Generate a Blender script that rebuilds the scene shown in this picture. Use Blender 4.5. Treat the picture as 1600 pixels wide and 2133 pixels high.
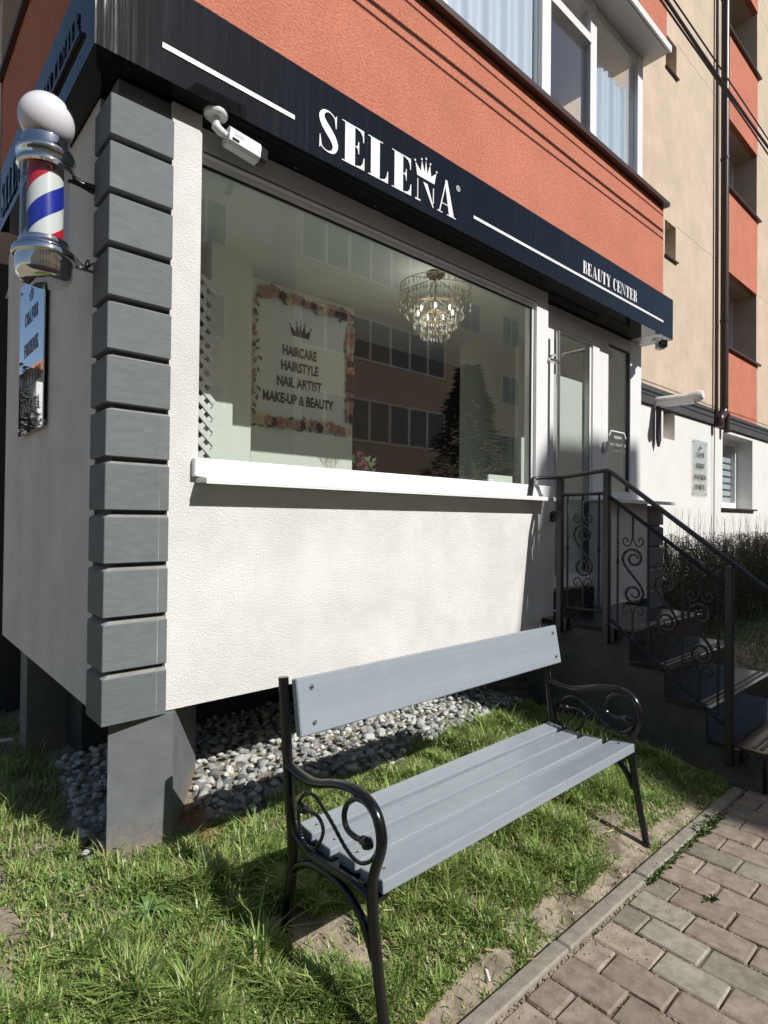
import bpy, bmesh, math, random
import numpy as np
from mathutils import Vector, Matrix, noise
from mathutils.geometry import tessellate_polygon

random.seed(7)
RNG = np.random.default_rng(7)
for _o in list(bpy.data.objects):
    bpy.data.objects.remove(_o, do_unlink=True)
S = bpy.context.scene
COL = S.collection
PI = math.pi

# ------------------------------------------------------------------ camera
YAW, PITCH, ROLL, FPX = 0.8385, 0.0114, 0.0104, 1214.49
CAM = Vector((-0.6832, -2.3311, 1.47))
fw = Vector((math.cos(YAW) * math.cos(PITCH), math.sin(YAW) * math.cos(PITCH), math.sin(PITCH)))
r0 = Vector((math.sin(YAW), -math.cos(YAW), 0))
u0 = r0.cross(fw)
rr = r0 * math.cos(ROLL) + u0 * math.sin(ROLL)
uu = u0 * math.cos(ROLL) - r0 * math.sin(ROLL)
cd = bpy.data.cameras.new('camera')
cam = bpy.data.objects.new('camera', cd)
COL.objects.link(cam)
cd.sensor_fit = 'HORIZONTAL'
cd.sensor_width = 36.0
cd.lens = 36.0 * FPX / 1600.0
cd.clip_start = 0.02
cd.clip_end = 2000
m = Matrix((rr, uu, -fw)).transposed().to_4x4()
m.translation = CAM
cam.matrix_world = m
S.camera = cam

# ------------------------------------------------------------------ world, sun, exposure
SUN_DIR = Vector((-0.22, 1.0, -0.84)).normalized()      # the way the light travels
sun_el = math.asin(-SUN_DIR.z)
to_sun = -SUN_DIR
sun_az = math.atan2(to_sun.x, to_sun.y)                 # clockwise from +Y
W = bpy.data.worlds.new('World')
S.world = W
W.use_nodes = True
nt = W.node_tree
nt.nodes.clear()
wo = nt.nodes.new('ShaderNodeOutputWorld')
bg = nt.nodes.new('ShaderNodeBackground')
sk = nt.nodes.new('ShaderNodeTexSky')
sk.sky_type = 'NISHITA'
sk.sun_disc = False
sk.sun_elevation = sun_el
sk.sun_rotation = sun_az
sk.air_density = 1.0
sk.dust_density = 0.6
sk.ozone_density = 1.2
bg.inputs['Strength'].default_value = 0.068
nt.links.new(sk.outputs[0], bg.inputs['Color'])
nt.links.new(bg.outputs[0], wo.inputs['Surface'])
sl = bpy.data.lights.new('sun', 'SUN')
sl.energy = 4.4
sl.angle = math.radians(0.45)
sl.color = (1.0, 0.975, 0.935)
so = bpy.data.objects.new('sun', sl)
COL.objects.link(so)
so.rotation_euler = SUN_DIR.to_track_quat('-Z', 'Y').to_euler()
so.location = (0, -20, 20)
S.view_settings.view_transform = 'Standard'
S.view_settings.look = 'None'
S.view_settings.gamma = 1.0
S.view_settings.use_curve_mapping = False
S.view_settings.exposure = 0.20
S.render.engine = 'CYCLES'
S.cycles.max_bounces = 9
S.cycles.diffuse_bounces = 5
S.cycles.glossy_bounces = 4
S.cycles.transparent_max_bounces = 12
S.cycles.transmission_bounces = 6
S.cycles.caustics_reflective = False
S.cycles.caustics_refractive = False
S.cycles.sample_clamp_indirect = 4.0
S.cycles.use_denoising = True


# ------------------------------------------------------------------ materials
def mat(name, col, rough=0.6, metal=0.0, spec=0.5, var=0.0, vscale=3.0, bump=0.0, bscale=60.0, bdist=0.01,
        stretch=(1, 1, 1), coat=0.0, col2=None, detail=5.0, bdetail=3.0, fac=(0.35, 0.65)):
    m_ = bpy.data.materials.new(name)
    m_.use_nodes = True
    n, l = m_.node_tree.nodes, m_.node_tree.links
    p = n['Principled BSDF']
    p.inputs['Base Color'].default_value = (*col, 1)
    p.inputs['Roughness'].default_value = rough
    p.inputs['Metallic'].default_value = metal
    p.inputs['Specular IOR Level'].default_value = spec
    p.inputs['Coat Weight'].default_value = coat
    if var or bump:
        tc = n.new('ShaderNodeTexCoord')
        mp = n.new('ShaderNodeMapping')
        mp.inputs['Scale'].default_value = stretch
        l.new(tc.outputs['Object'], mp.inputs['Vector'])
    if var or col2:
        t = n.new('ShaderNodeTexNoise')
        t.inputs['Scale'].default_value = vscale
        t.inputs['Detail'].default_value = detail
        t.inputs['Roughness'].default_value = 0.65
        l.new(mp.outputs[0], t.inputs['Vector'])
        cr = n.new('ShaderNodeValToRGB')
        cr.color_ramp.elements[0].position = fac[0]
        cr.color_ramp.elements[1].position = fac[1]
        a = tuple(max(0, c * (1 - var)) for c in col)
        b = col2 if col2 else tuple(min(1, c * (1 + var)) for c in col)
        cr.color_ramp.elements[0].color = (*a, 1)
        cr.color_ramp.elements[1].color = (*b, 1)
        l.new(t.outputs['Fac'], cr.inputs[0])
        l.new(cr.outputs[0], p.inputs['Base Color'])
    if bump:
        t2 = n.new('ShaderNodeTexNoise')
        t2.inputs['Scale'].default_value = bscale
        t2.inputs['Detail'].default_value = bdetail
        l.new(mp.outputs[0], t2.inputs['Vector'])
        b_ = n.new('ShaderNodeBump')
        b_.inputs['Strength'].default_value = bump
        b_.inputs['Distance'].default_value = bdist
        l.new(t2.outputs['Fac'], b_.inputs['Height'])
        l.new(b_.outputs[0], p.inputs['Normal'])
    return m_


def glass_mat(name, tint=(0.96, 0.975, 0.965), f0=0.10, refl=1.0):
    m_ = bpy.data.materials.new(name)
    m_.use_nodes = True
    n, l = m_.node_tree.nodes, m_.node_tree.links
    n.clear()
    out = n.new('ShaderNodeOutputMaterial')
    mix = n.new('ShaderNodeMixShader')
    tr = n.new('ShaderNodeBsdfTransparent')
    tr.inputs['Color'].default_value = (*tint, 1)
    gl = n.new('ShaderNodeBsdfGlossy')
    gl.inputs['Roughness'].default_value = 0.0
    gl.inputs['Color'].default_value = (refl, refl, refl, 1)
    fr = n.new('ShaderNodeLayerWeight')
    fr.inputs['Blend'].default_value = 0.5
    pw = n.new('ShaderNodeMath'); pw.operation = 'POWER'; pw.inputs[1].default_value = 4.0
    l.new(fr.outputs['Facing'], pw.inputs[0])
    mr = n.new('ShaderNodeMapRange')
    mr.inputs['To Min'].default_value = f0
    mr.inputs['To Max'].default_value = 1.0
    l.new(pw.outputs[0], mr.inputs['Value'])
    l.new(mr.outputs[0], mix.inputs[0])
    l.new(tr.outputs[0], mix.inputs[1])
    l.new(gl.outputs[0], mix.inputs[2])
    l.new(mix.outputs[0], out.inputs['Surface'])
    return m_


def fascia_mat():
    m_ = mat('glossy_black_panel', (0.006, 0.007, 0.010), rough=0.06, spec=0.42)
    n, l = m_.node_tree.nodes, m_.node_tree.links
    p = n['Principled BSDF']
    tc = n.new('ShaderNodeTexCoord')
    mp = n.new('ShaderNodeMapping'); mp.inputs['Scale'].default_value = (60, 60, 1.2)
    l.new(tc.outputs['Object'], mp.inputs['Vector'])
    t = n.new('ShaderNodeTexNoise'); t.inputs['Scale'].default_value = 1.0; t.inputs['Detail'].default_value = 6
    t.inputs['Roughness'].default_value = 0.7
    l.new(mp.outputs[0], t.inputs['Vector'])
    t2 = n.new('ShaderNodeTexNoise'); t2.inputs['Scale'].default_value = 1.6; t2.inputs['Detail'].default_value = 3
    l.new(tc.outputs['Object'], t2.inputs['Vector'])
    mm = n.new('ShaderNodeMath'); mm.operation = 'MULTIPLY'
    r1 = n.new('ShaderNodeMapRange'); r1.inputs['From Min'].default_value = 0.48; r1.inputs['From Max'].default_value = 0.80
    r2 = n.new('ShaderNodeMapRange'); r2.inputs['From Min'].default_value = 0.35; r2.inputs['From Max'].default_value = 0.65
    l.new(t.outputs['Fac'], r1.inputs['Value']); l.new(t2.outputs['Fac'], r2.inputs['Value'])
    l.new(r1.outputs[0], mm.inputs[0]); l.new(r2.outputs[0], mm.inputs[1])
    # rain streaks of dust, heavier near the corner of the shop
    sx = n.new('ShaderNodeSeparateXYZ'); l.new(tc.outputs['Object'], sx.inputs[0])
    ed = n.new('ShaderNodeMapRange'); ed.inputs['From Min'].default_value = 0.0; ed.inputs['From Max'].default_value = 0.35
    ed.inputs['To Min'].default_value = 0.62; ed.inputs['To Max'].default_value = 0.10
    l.new(sx.outputs['X'], ed.inputs['Value'])
    m3 = n.new('ShaderNodeMath'); m3.operation = 'MULTIPLY'
    l.new(mm.outputs[0], m3.inputs[0]); l.new(ed.outputs[0], m3.inputs[1])
    mx = n.new('ShaderNodeMix'); mx.data_type = 'RGBA'
    l.new(m3.outputs[0], mx.inputs['Factor'])
    mx.inputs['A'].default_value = (0.003, 0.0035, 0.005, 1)
    mx.inputs['B'].default_value = (0.17, 0.18, 0.19, 1)
    l.new(mx.outputs['Result'], p.inputs['Base Color'])
    rg = n.new('ShaderNodeMapRange'); rg.inputs['To Min'].default_value = 0.02; rg.inputs['To Max'].default_value = 0.4
    l.new(m3.outputs[0], rg.inputs['Value']); l.new(rg.outputs[0], p.inputs['Roughness'])
    return m_


def streak_plaster(name, col, dirt, bscale=170, bump=0.5, amount=0.5, sp=90.0, spa=0.9):
    """rendered facade: fine relief, cloudy tone and faint vertical run marks"""
    m_ = mat(name, col, rough=0.92, spec=0.2, var=0.10, vscale=2.2, bump=bump, bscale=bscale, bdist=0.012, bdetail=4)
    n, l = m_.node_tree.nodes, m_.node_tree.links
    p = n['Principled BSDF']
    src = p.inputs['Base Color'].links[0].from_socket
    tc = [x for x in n if x.type == 'TEX_COORD'][0]
    mp = n.new('ShaderNodeMapping'); mp.inputs['Scale'].default_value = (14, 14, 1.4)
    l.new(tc.outputs['Object'], mp.inputs['Vector'])
    t = n.new('ShaderNodeTexNoise'); t.inputs['Scale'].default_value = 1.0; t.inputs['Detail'].default_value = 7
    t.inputs['Roughness'].default_value = 0.7
    l.new(mp.outputs[0], t.inputs['Vector'])
    r1 = n.new('ShaderNodeMapRange'); r1.inputs['From Min'].default_value = 0.42; r1.inputs['From Max'].default_value = 0.75
    r1.inputs['To Max'].default_value = amount
    l.new(t.outputs['Fac'], r1.inputs['Value'])
    t3 = n.new('ShaderNodeTexNoise'); t3.inputs['Scale'].default_value = sp; t3.inputs['Detail'].default_value = 5
    l.new(tc.outputs['Object'], t3.inputs['Vector'])
    r3 = n.new('ShaderNodeMapRange'); r3.inputs['From Min'].default_value = 0.38; r3.inputs['From Max'].default_value = 0.7
    r3.inputs['To Max'].default_value = amount * spa
    l.new(t3.outputs['Fac'], r3.inputs['Value'])
    ad = n.new('ShaderNodeMath'); ad.operation = 'MAXIMUM'
    l.new(r1.outputs[0], ad.inputs[0]); l.new(r3.outputs[0], ad.inputs[1])
    mx = n.new('ShaderNodeMix'); mx.data_type = 'RGBA'
    l.new(ad.outputs[0], mx.inputs['Factor'])
    l.new(src, mx.inputs['A'])
    mx.inputs['B'].default_value = (*dirt, 1)
    l.new(mx.outputs['Result'], p.inputs['Base Color'])
    return m_


def grass_mat():
    m_ = mat('grass_blade', (0.07, 0.12, 0.025), rough=0.38, spec=0.45)
    n, l = m_.node_tree.nodes, m_.node_tree.links
    p = n['Principled BSDF']
    at = n.new('ShaderNodeAttribute'); at.attribute_name = 'tint'; at.attribute_type = 'GEOMETRY'
    l.new(at.outputs['Color'], p.inputs['Base Color'])
    out = n['Material Output']
    tl = n.new('ShaderNodeBsdfTranslucent')
    l.new(at.outputs['Color'], tl.inputs['Color'])
    mx = n.new('ShaderNodeMixShader'); mx.inputs[0].default_value = 0.3
    l.new(p.outputs[0], mx.inputs[1]); l.new(tl.outputs[0], mx.inputs[2]); l.new(mx.outputs[0], out.inputs['Surface'])
    return m_


def worn_paint(name, col):
    """brushed paint on timber: long grain, uneven sheen, a few bare flecks and dust"""
    m_ = mat(name, col, rough=0.25, spec=0.5, var=0.05, vscale=5, bump=0.3, bscale=22, bdist=0.0035, stretch=(0.12, 3.5, 3.5), bdetail=8)
    n, l = m_.node_tree.nodes, m_.node_tree.links
    p = n['Principled BSDF']
    src = p.inputs['Base Color'].links[0].from_socket
    tc = [q for q in n if q.type == 'TEX_COORD'][0]
    t = n.new('ShaderNodeTexNoise'); t.inputs['Scale'].default_value = 34; t.inputs['Detail'].default_value = 3
    l.new(tc.outputs['Object'], t.inputs['Vector'])
    r = n.new('ShaderNodeMapRange'); r.inputs['From Min'].default_value = .735; r.inputs['From Max'].default_value = .75
    l.new(t.outputs['Fac'], r.inputs['Value'])
    mx = n.new('ShaderNodeMix'); mx.data_type = 'RGBA'
    l.new(r.outputs[0], mx.inputs['Factor']); l.new(src, mx.inputs['A']); mx.inputs['B'].default_value = (.30, .23, .17, 1)
    d = n.new('ShaderNodeTexNoise'); d.inputs['Scale'].default_value = 6; d.inputs['Detail'].default_value = 8; d.inputs['Roughness'].default_value = .75
    l.new(tc.outputs['Object'], d.inputs['Vector'])
    r2 = n.new('ShaderNodeMapRange'); r2.inputs['From Min'].default_value = .48; r2.inputs['From Max'].default_value = .72; r2.inputs['To Max'].default_value = .18
    l.new(d.outputs['Fac'], r2.inputs['Value'])
    m2 = n.new('ShaderNodeMix'); m2.data_type = 'RGBA'
    l.new(r2.outputs[0], m2.inputs['Factor']); l.new(mx.outputs['Result'], m2.inputs['A']); m2.inputs['B'].default_value = (.38, .38, .36, 1)
    l.new(m2.outputs['Result'], p.inputs['Base Color'])
    r3 = n.new('ShaderNodeMapRange'); r3.inputs['From Min'].default_value = .35; r3.inputs['From Max'].default_value = .7
    r3.inputs['To Min'].default_value = .13; r3.inputs['To Max'].default_value = .42
    l.new(d.outputs['Fac'], r3.inputs['Value']); l.new(r3.outputs[0], p.inputs['Roughness'])
    return m_


def soil_mat():
    m_ = mat('soil', (0.25, 0.205, 0.15), rough=0.95, spec=0.1, bump=0.5, bscale=45, bdist=0.02, bdetail=9,
             var=0.35, vscale=9, col2=(0.42, 0.355, 0.265))
    return m_


def brick_mat(name, a, b):
    m_ = mat(name, a, rough=0.85, spec=0.25, var=0.2, vscale=22, col2=b, bump=0.35, bscale=240, bdist=0.004)
    n, l = m_.node_tree.nodes, m_.node_tree.links
    oi = n.new('ShaderNodeObjectInfo')
    tc = [x for x in n if x.type == 'TEX_COORD'][0]
    mp = [x for x in n if x.type == 'MAPPING'][0]
    va = n.new('ShaderNodeVectorMath'); va.operation = 'ADD'
    sc = n.new('ShaderNodeMath'); sc.operation = 'MULTIPLY'; sc.inputs[1].default_value = 31.0
    l.new(oi.outputs['Random'], sc.inputs[0]); l.new(sc.outputs[0], va.inputs[1])
    l.new(tc.outputs['Object'], va.inputs[0]); l.new(va.outputs[0], mp.inputs['Vector'])
    p = n['Principled BSDF']
    src = p.inputs['Base Color'].links[0].from_socket
    hs = n.new('ShaderNodeHueSaturation')
    rg = n.new('ShaderNodeMapRange'); rg.inputs['To Min'].default_value = 0.8; rg.inputs['To Max'].default_value = 1.18
    l.new(oi.outputs['Random'], rg.inputs['Value']); l.new(rg.outputs[0], hs.inputs['Value'])
    l.new(src, hs.inputs['Color']); l.new(hs.outputs[0], p.inputs['Base Color'])
    return m_


def stone_mat(name, a, b):
    m_ = mat(name, a, rough=0.85, spec=0.3, var=0.3, vscale=26, col2=b, bump=0.4, bscale=90, bdist=0.004)
    n, l = m_.node_tree.nodes, m_.node_tree.links
    p = n['Principled BSDF']
    oi = n.new('ShaderNodeObjectInfo')
    src = p.inputs['Base Color'].links[0].from_socket
    hs = n.new('ShaderNodeHueSaturation')
    rg = n.new('ShaderNodeMapRange'); rg.inputs['To Min'].default_value = 0.55; rg.inputs['To Max'].default_value = 1.25
    l.new(oi.outputs['Random'], rg.inputs['Value']); l.new(rg.outputs[0], hs.inputs['Value'])
    l.new(src, hs.inputs['Color']); l.new(hs.outputs[0], p.inputs['Base Color'])
    return m_


M = dict(
    white_plaster=streak_plaster('white_plaster', (0.71, 0.695, 0.665), (0.65, 0.63, 0.595), bscale=165, bump=0.5, amount=0.35),
    white_smooth=mat('white_render', (0.71, 0.70, 0.675), rough=0.9, var=0.04, vscale=2, bump=0.25, bscale=120, bdist=0.006),
    orange=streak_plaster('orange_plaster', (0.60, 0.225, 0.148), (0.41, 0.14, 0.088), bscale=90, bump=0.8, amount=0.6, sp=52.0, spa=1.3),
    beige=streak_plaster('beige_plaster', (0.60, 0.485, 0.37), (0.505, 0.40, 0.30), bscale=90, bump=0.6, amount=0.5, sp=30.0, spa=0.8),
    quoin=mat('grey_quoin', (0.140, 0.155, 0.162), rough=0.8, var=0.10, vscale=14, bump=0.16, bscale=40, bdist=0.003, stretch=(1, 1, 4)),
    quoin_ledge=mat('pale_ledge', (0.27, 0.265, 0.25), rough=0.95, var=0.15, vscale=20, bump=0.3, bscale=90),  # paler than the block faces, used on the sloped block tops
    pier=mat('grey_pier', (0.145, 0.155, 0.16), rough=0.75, var=0.12, vscale=9, bump=0.15, bscale=120, bdist=0.003),
    joint_line=mat('facade_joint', (0.40, 0.32, 0.235), rough=0.95),
    band=mat('grey_band', (0.055, 0.058, 0.06), rough=0.9, var=0.1, vscale=4, bump=0.3, bscale=130),
    dark_conc=mat('dark_concrete', (0.045, 0.05, 0.052), rough=0.8, var=0.25, vscale=7, bump=0.25, bscale=60),
    pvc=mat('white_pvc', (0.80, 0.80, 0.79), rough=0.3, var=0.015, vscale=2),
    rubber=mat('black_gasket', (0.012, 0.012, 0.013), rough=0.6),
    fascia=fascia_mat(),
    letter=mat('white_letter', (0.82, 0.82, 0.82), rough=0.35),
    letter_dark=mat('dark_letter', (0.02, 0.024, 0.032), rough=0.15),
    black_metal=mat('black_paint', (0.007, 0.007, 0.008), rough=0.22, spec=0.6, bump=0.15, bscale=45, bdist=0.002),
    rail_black=mat('black_iron', (0.011, 0.011, 0.013), rough=0.42, spec=0.5, bump=0.15, bscale=80, bdist=0.002),
    bench=worn_paint('grey_paint', (0.27, 0.312, 0.343)),
    chrome=mat('chrome', (0.78, 0.78, 0.77), rough=0.03, metal=1.0),
    steel=mat('steel', (0.6, 0.59, 0.57), rough=0.25, metal=1.0),
    mirror=mat('mirror_acrylic', (0.72, 0.75, 0.80), rough=0.015, metal=1.0),
    globe=mat('opal_globe', (0.74, 0.73, 0.76), rough=0.08, spec=0.6),
    stripe=mat('pole_white', (0.76, 0.76, 0.73), rough=0.25),
    pole_blue=mat('pole_blue', (0.015, 0.03, 0.33), rough=0.25),
    pole_red=mat('pole_red', (0.62, 0.02, 0.025), rough=0.25),
    cam_white=mat('camera_white', (0.74, 0.75, 0.75), rough=0.35),
    cam_black=mat('camera_black', (0.02, 0.021, 0.022), rough=0.15),
    brown=mat('brown_metal', (0.055, 0.028, 0.021), rough=0.4),
    pipe=mat('brown_pipe', (0.045, 0.027, 0.024), rough=0.3),
    sill_dark=mat('dark_sill', (0.03, 0.018, 0.02), rough=0.5),
    granite=mat('black_granite', (0.014, 0.015, 0.018), rough=0.14, spec=0.3, var=0.4, vscale=120, detail=2),
    strip=mat('antislip_strip', (0.22, 0.205, 0.185), rough=0.8, var=0.3, vscale=60),
    cable=mat('cable_rubber', (0.02, 0.015, 0.02), rough=0.6),
    glass=glass_mat('window_glass'),
    tubeglass=glass_mat('tube_glass', (0.90, 0.93, 0.94), 0.05),
    winglass=glass_mat('flat_glass', (0.95, 0.97, 0.98), 0.06),
    acrylic=glass_mat('clear_acrylic', (0.93, 0.93, 0.92), 0.05),
    curtain=mat('curtain', (0.76, 0.81, 0.86), rough=0.9),
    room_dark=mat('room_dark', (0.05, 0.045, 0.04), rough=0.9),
    mint=mat('mint_wall', (0.74, 0.785, 0.725), rough=0.8, var=0.02, vscale=2),
    brass=mat('brass', (0.34, 0.25, 0.13), rough=0.25, metal=1.0),
    crystal=glass_mat('crystal', (0.80, 0.78, 0.70), 0.16),
    paver_red=brick_mat('paver_red', (0.29, 0.228, 0.178), (0.375, 0.302, 0.24)),
    paver_grey=brick_mat('paver_grey', (0.265, 0.24, 0.185), (0.34, 0.31, 0.245)),
    kerb=mat('kerb_concrete', (0.27, 0.245, 0.20), rough=0.9, var=0.2, vscale=25, bump=0.4, bscale=150, bdist=0.004),
    sand=mat('joint_sand', (0.17, 0.14, 0.10), rough=1.0, var=0.4, vscale=60, bump=0.5, bscale=200),
    joint_dirt=mat('joint_dirt', (0.30, 0.25, 0.18), rough=1.0, var=0.4, vscale=40),
    soil=soil_mat(),
    grass=grass_mat(),
    stone_a=stone_mat('pale_stone', (0.34, 0.36, 0.34), (0.62, 0.62, 0.58)),
    stone_b=stone_mat('grey_stone', (0.16, 0.18, 0.19), (0.36, 0.38, 0.38)),
    needles=mat('dry_needles', (0.36, 0.20, 0.08), rough=0.9),
    twig=mat('twig', (0.05, 0.035, 0.028), rough=0.85),
    hleaf=mat('hedge_leaf', (0.032, 0.038, 0.014), rough=0.7, var=0.4, vscale=5, col2=(0.05, 0.078, 0.022)),
    conifer=mat('conifer_needles', (0.014, 0.026, 0.014), rough=0.8, var=0.4, vscale=3),
    spruce=mat('spruce_needles', (0.10, 0.115, 0.06), rough=0.8, var=0.3, vscale=3),
    bark=mat('bark', (0.08, 0.055, 0.04), rough=0.9, bump=0.6, bscale=20),
    tan=mat('tan_render', (0.66, 0.58, 0.45), rough=0.9, var=0.08, vscale=1),
    tan2=mat('brown_render', (0.56, 0.48, 0.38), rough=0.9, var=0.08, vscale=1),
    win_dark=mat('dark_pane', (0.16, 0.175, 0.185), rough=0.12),
    roof=mat('roof_tiles', (0.42, 0.16, 0.08), rough=0.8, var=0.2, vscale=8),
    rose_pink=mat('rose_pink', (0.62, 0.35, 0.28), rough=0.8),
    rose_cream=mat('rose_cream', (0.74, 0.62, 0.42), rough=0.8),
    rose_plum=mat('rose_plum', (0.13, 0.035, 0.07), rough=0.8),
    leaf=mat('garland_leaf', (0.09, 0.13, 0.05), rough=0.7),
    ink=mat('dark_print', (0.012, 0.010, 0.009), rough=0.5),
    paper=mat('paper', (0.75, 0.74, 0.70), rough=0.8),
    awn=mat('white_awning', (0.70, 0.71, 0.70), rough=0.5, var=0.05, vscale=4),
    blind=mat('pale_blind', (0.62, 0.68, 0.70), rough=0.8),
)


def vary(m_, lo, hi):
    """each object built with this material gets a slightly different tone"""
    n, l = m_.node_tree.nodes, m_.node_tree.links
    p = n['Principled BSDF']
    src = p.inputs['Base Color'].links[0].from_socket
    oi = n.new('ShaderNodeObjectInfo')
    hs = n.new('ShaderNodeHueSaturation')
    rg = n.new('ShaderNodeMapRange'); rg.inputs['To Min'].default_value = lo; rg.inputs['To Max'].default_value = hi
    l.new(oi.outputs['Random'], rg.inputs['Value']); l.new(rg.outputs[0], hs.inputs['Value'])
    l.new(src, hs.inputs['Color']); l.new(hs.outputs[0], p.inputs['Base Color'])


def drip_marks(m_, x0):
    """a pale run mark down the front of the corner blocks"""
    n, l = m_.node_tree.nodes, m_.node_tree.links
    p = n['Principled BSDF']
    src = p.inputs['Base Color'].links[0].from_socket
    tc = [q for q in n if q.type == 'TEX_COORD'][0]
    sx = n.new('ShaderNodeSeparateXYZ'); l.new(tc.outputs['Object'], sx.inputs[0])
    mp = n.new('ShaderNodeMapping'); mp.inputs['Scale'].default_value = (0, 0, 9)
    l.new(tc.outputs['Object'], mp.inputs['Vector'])
    t = n.new('ShaderNodeTexNoise'); t.inputs['Scale'].default_value = 1.0; t.inputs['Detail'].default_value = 6
    l.new(mp.outputs[0], t.inputs['Vector'])
    wob = n.new('ShaderNodeMapRange'); wob.inputs['To Min'].default_value = x0 - .004; wob.inputs['To Max'].default_value = x0 + .004
    l.new(t.outputs['Fac'], wob.inputs['Value'])
    su = n.new('ShaderNodeMath'); su.operation = 'SUBTRACT'; l.new(sx.outputs['X'], su.inputs[0]); l.new(wob.outputs[0], su.inputs[1])
    ab = n.new('ShaderNodeMath'); ab.operation = 'ABSOLUTE'; l.new(su.outputs[0], ab.inputs[0])
    w = n.new('ShaderNodeMapRange'); w.inputs['From Min'].default_value = .0006; w.inputs['From Max'].default_value = .0022
    w.inputs['To Min'].default_value = 1; w.inputs['To Max'].default_value = 0
    l.new(ab.outputs[0], w.inputs['Value'])
    zz = n.new('ShaderNodeMapRange'); zz.inputs['From Min'].default_value = 1.25; zz.inputs['From Max'].default_value = 1.75
    zz.inputs['To Min'].default_value = .55; zz.inputs['To Max'].default_value = 0
    l.new(sx.outputs['Z'], zz.inputs['Value'])
    br = n.new('ShaderNodeMapRange'); br.inputs['From Min'].default_value = .35; br.inputs['From Max'].default_value = .6
    l.new(t.outputs['Fac'], br.inputs['Value'])
    m1 = n.new('ShaderNodeMath'); m1.operation = 'MULTIPLY'; l.new(w.outputs[0], m1.inputs[0]); l.new(zz.outputs[0], m1.inputs[1])
    m2 = n.new('ShaderNodeMath'); m2.operation = 'MULTIPLY'; l.new(m1.outputs[0], m2.inputs[0]); l.new(br.outputs[0], m2.inputs[1])
    mx = n.new('ShaderNodeMix'); mx.data_type = 'RGBA'
    l.new(m2.outputs[0], mx.inputs['Factor']); l.new(src, mx.inputs['A']); mx.inputs['B'].default_value = (.62, .63, .62, 1)
    l.new(mx.outputs['Result'], p.inputs['Base Color'])


def splash(m_, z0, z1, col, scale=38):
    """soil splashed up the foot of something"""
    n, l = m_.node_tree.nodes, m_.node_tree.links
    p = n['Principled BSDF']
    src = p.inputs['Base Color'].links[0].from_socket
    tc = [q for q in n if q.type == 'TEX_COORD'][0]
    sx = n.new('ShaderNodeSeparateXYZ'); l.new(tc.outputs['Object'], sx.inputs[0])
    t = n.new('ShaderNodeTexNoise'); t.inputs['Scale'].default_value = scale; t.inputs['Detail'].default_value = 7; t.inputs['Roughness'].default_value = .75
    l.new(tc.outputs['Object'], t.inputs['Vector'])
    zz = n.new('ShaderNodeMapRange'); zz.inputs['From Min'].default_value = z0; zz.inputs['From Max'].default_value = z1
    zz.inputs['To Min'].default_value = .42; zz.inputs['To Max'].default_value = -.25
    l.new(sx.outputs['Z'], zz.inputs['Value'])
    ad = n.new('ShaderNodeMath'); ad.operation = 'ADD'; l.new(t.outputs['Fac'], ad.inputs[0]); l.new(zz.outputs[0], ad.inputs[1])
    r = n.new('ShaderNodeMapRange'); r.inputs['From Min'].default_value = .52; r.inputs['From Max'].default_value = .95; r.inputs['To Max'].default_value = .85
    l.new(ad.outputs[0], r.inputs['Value'])
    mx = n.new('ShaderNodeMix'); mx.data_type = 'RGBA'
    l.new(r.outputs[0], mx.inputs['Factor']); l.new(src, mx.inputs['A']); mx.inputs['B'].default_value = (*col, 1)
    l.new(mx.outputs['Result'], p.inputs['Base Color'])


drip_marks(M['quoin'], .205)
vary(M['quoin'], .9, 1.1)
splash(M['pier'], .08, .40, (.33, .255, .165))
splash(M['dark_conc'], -.02, .25, (.13, .115, .09), 22)


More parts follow.
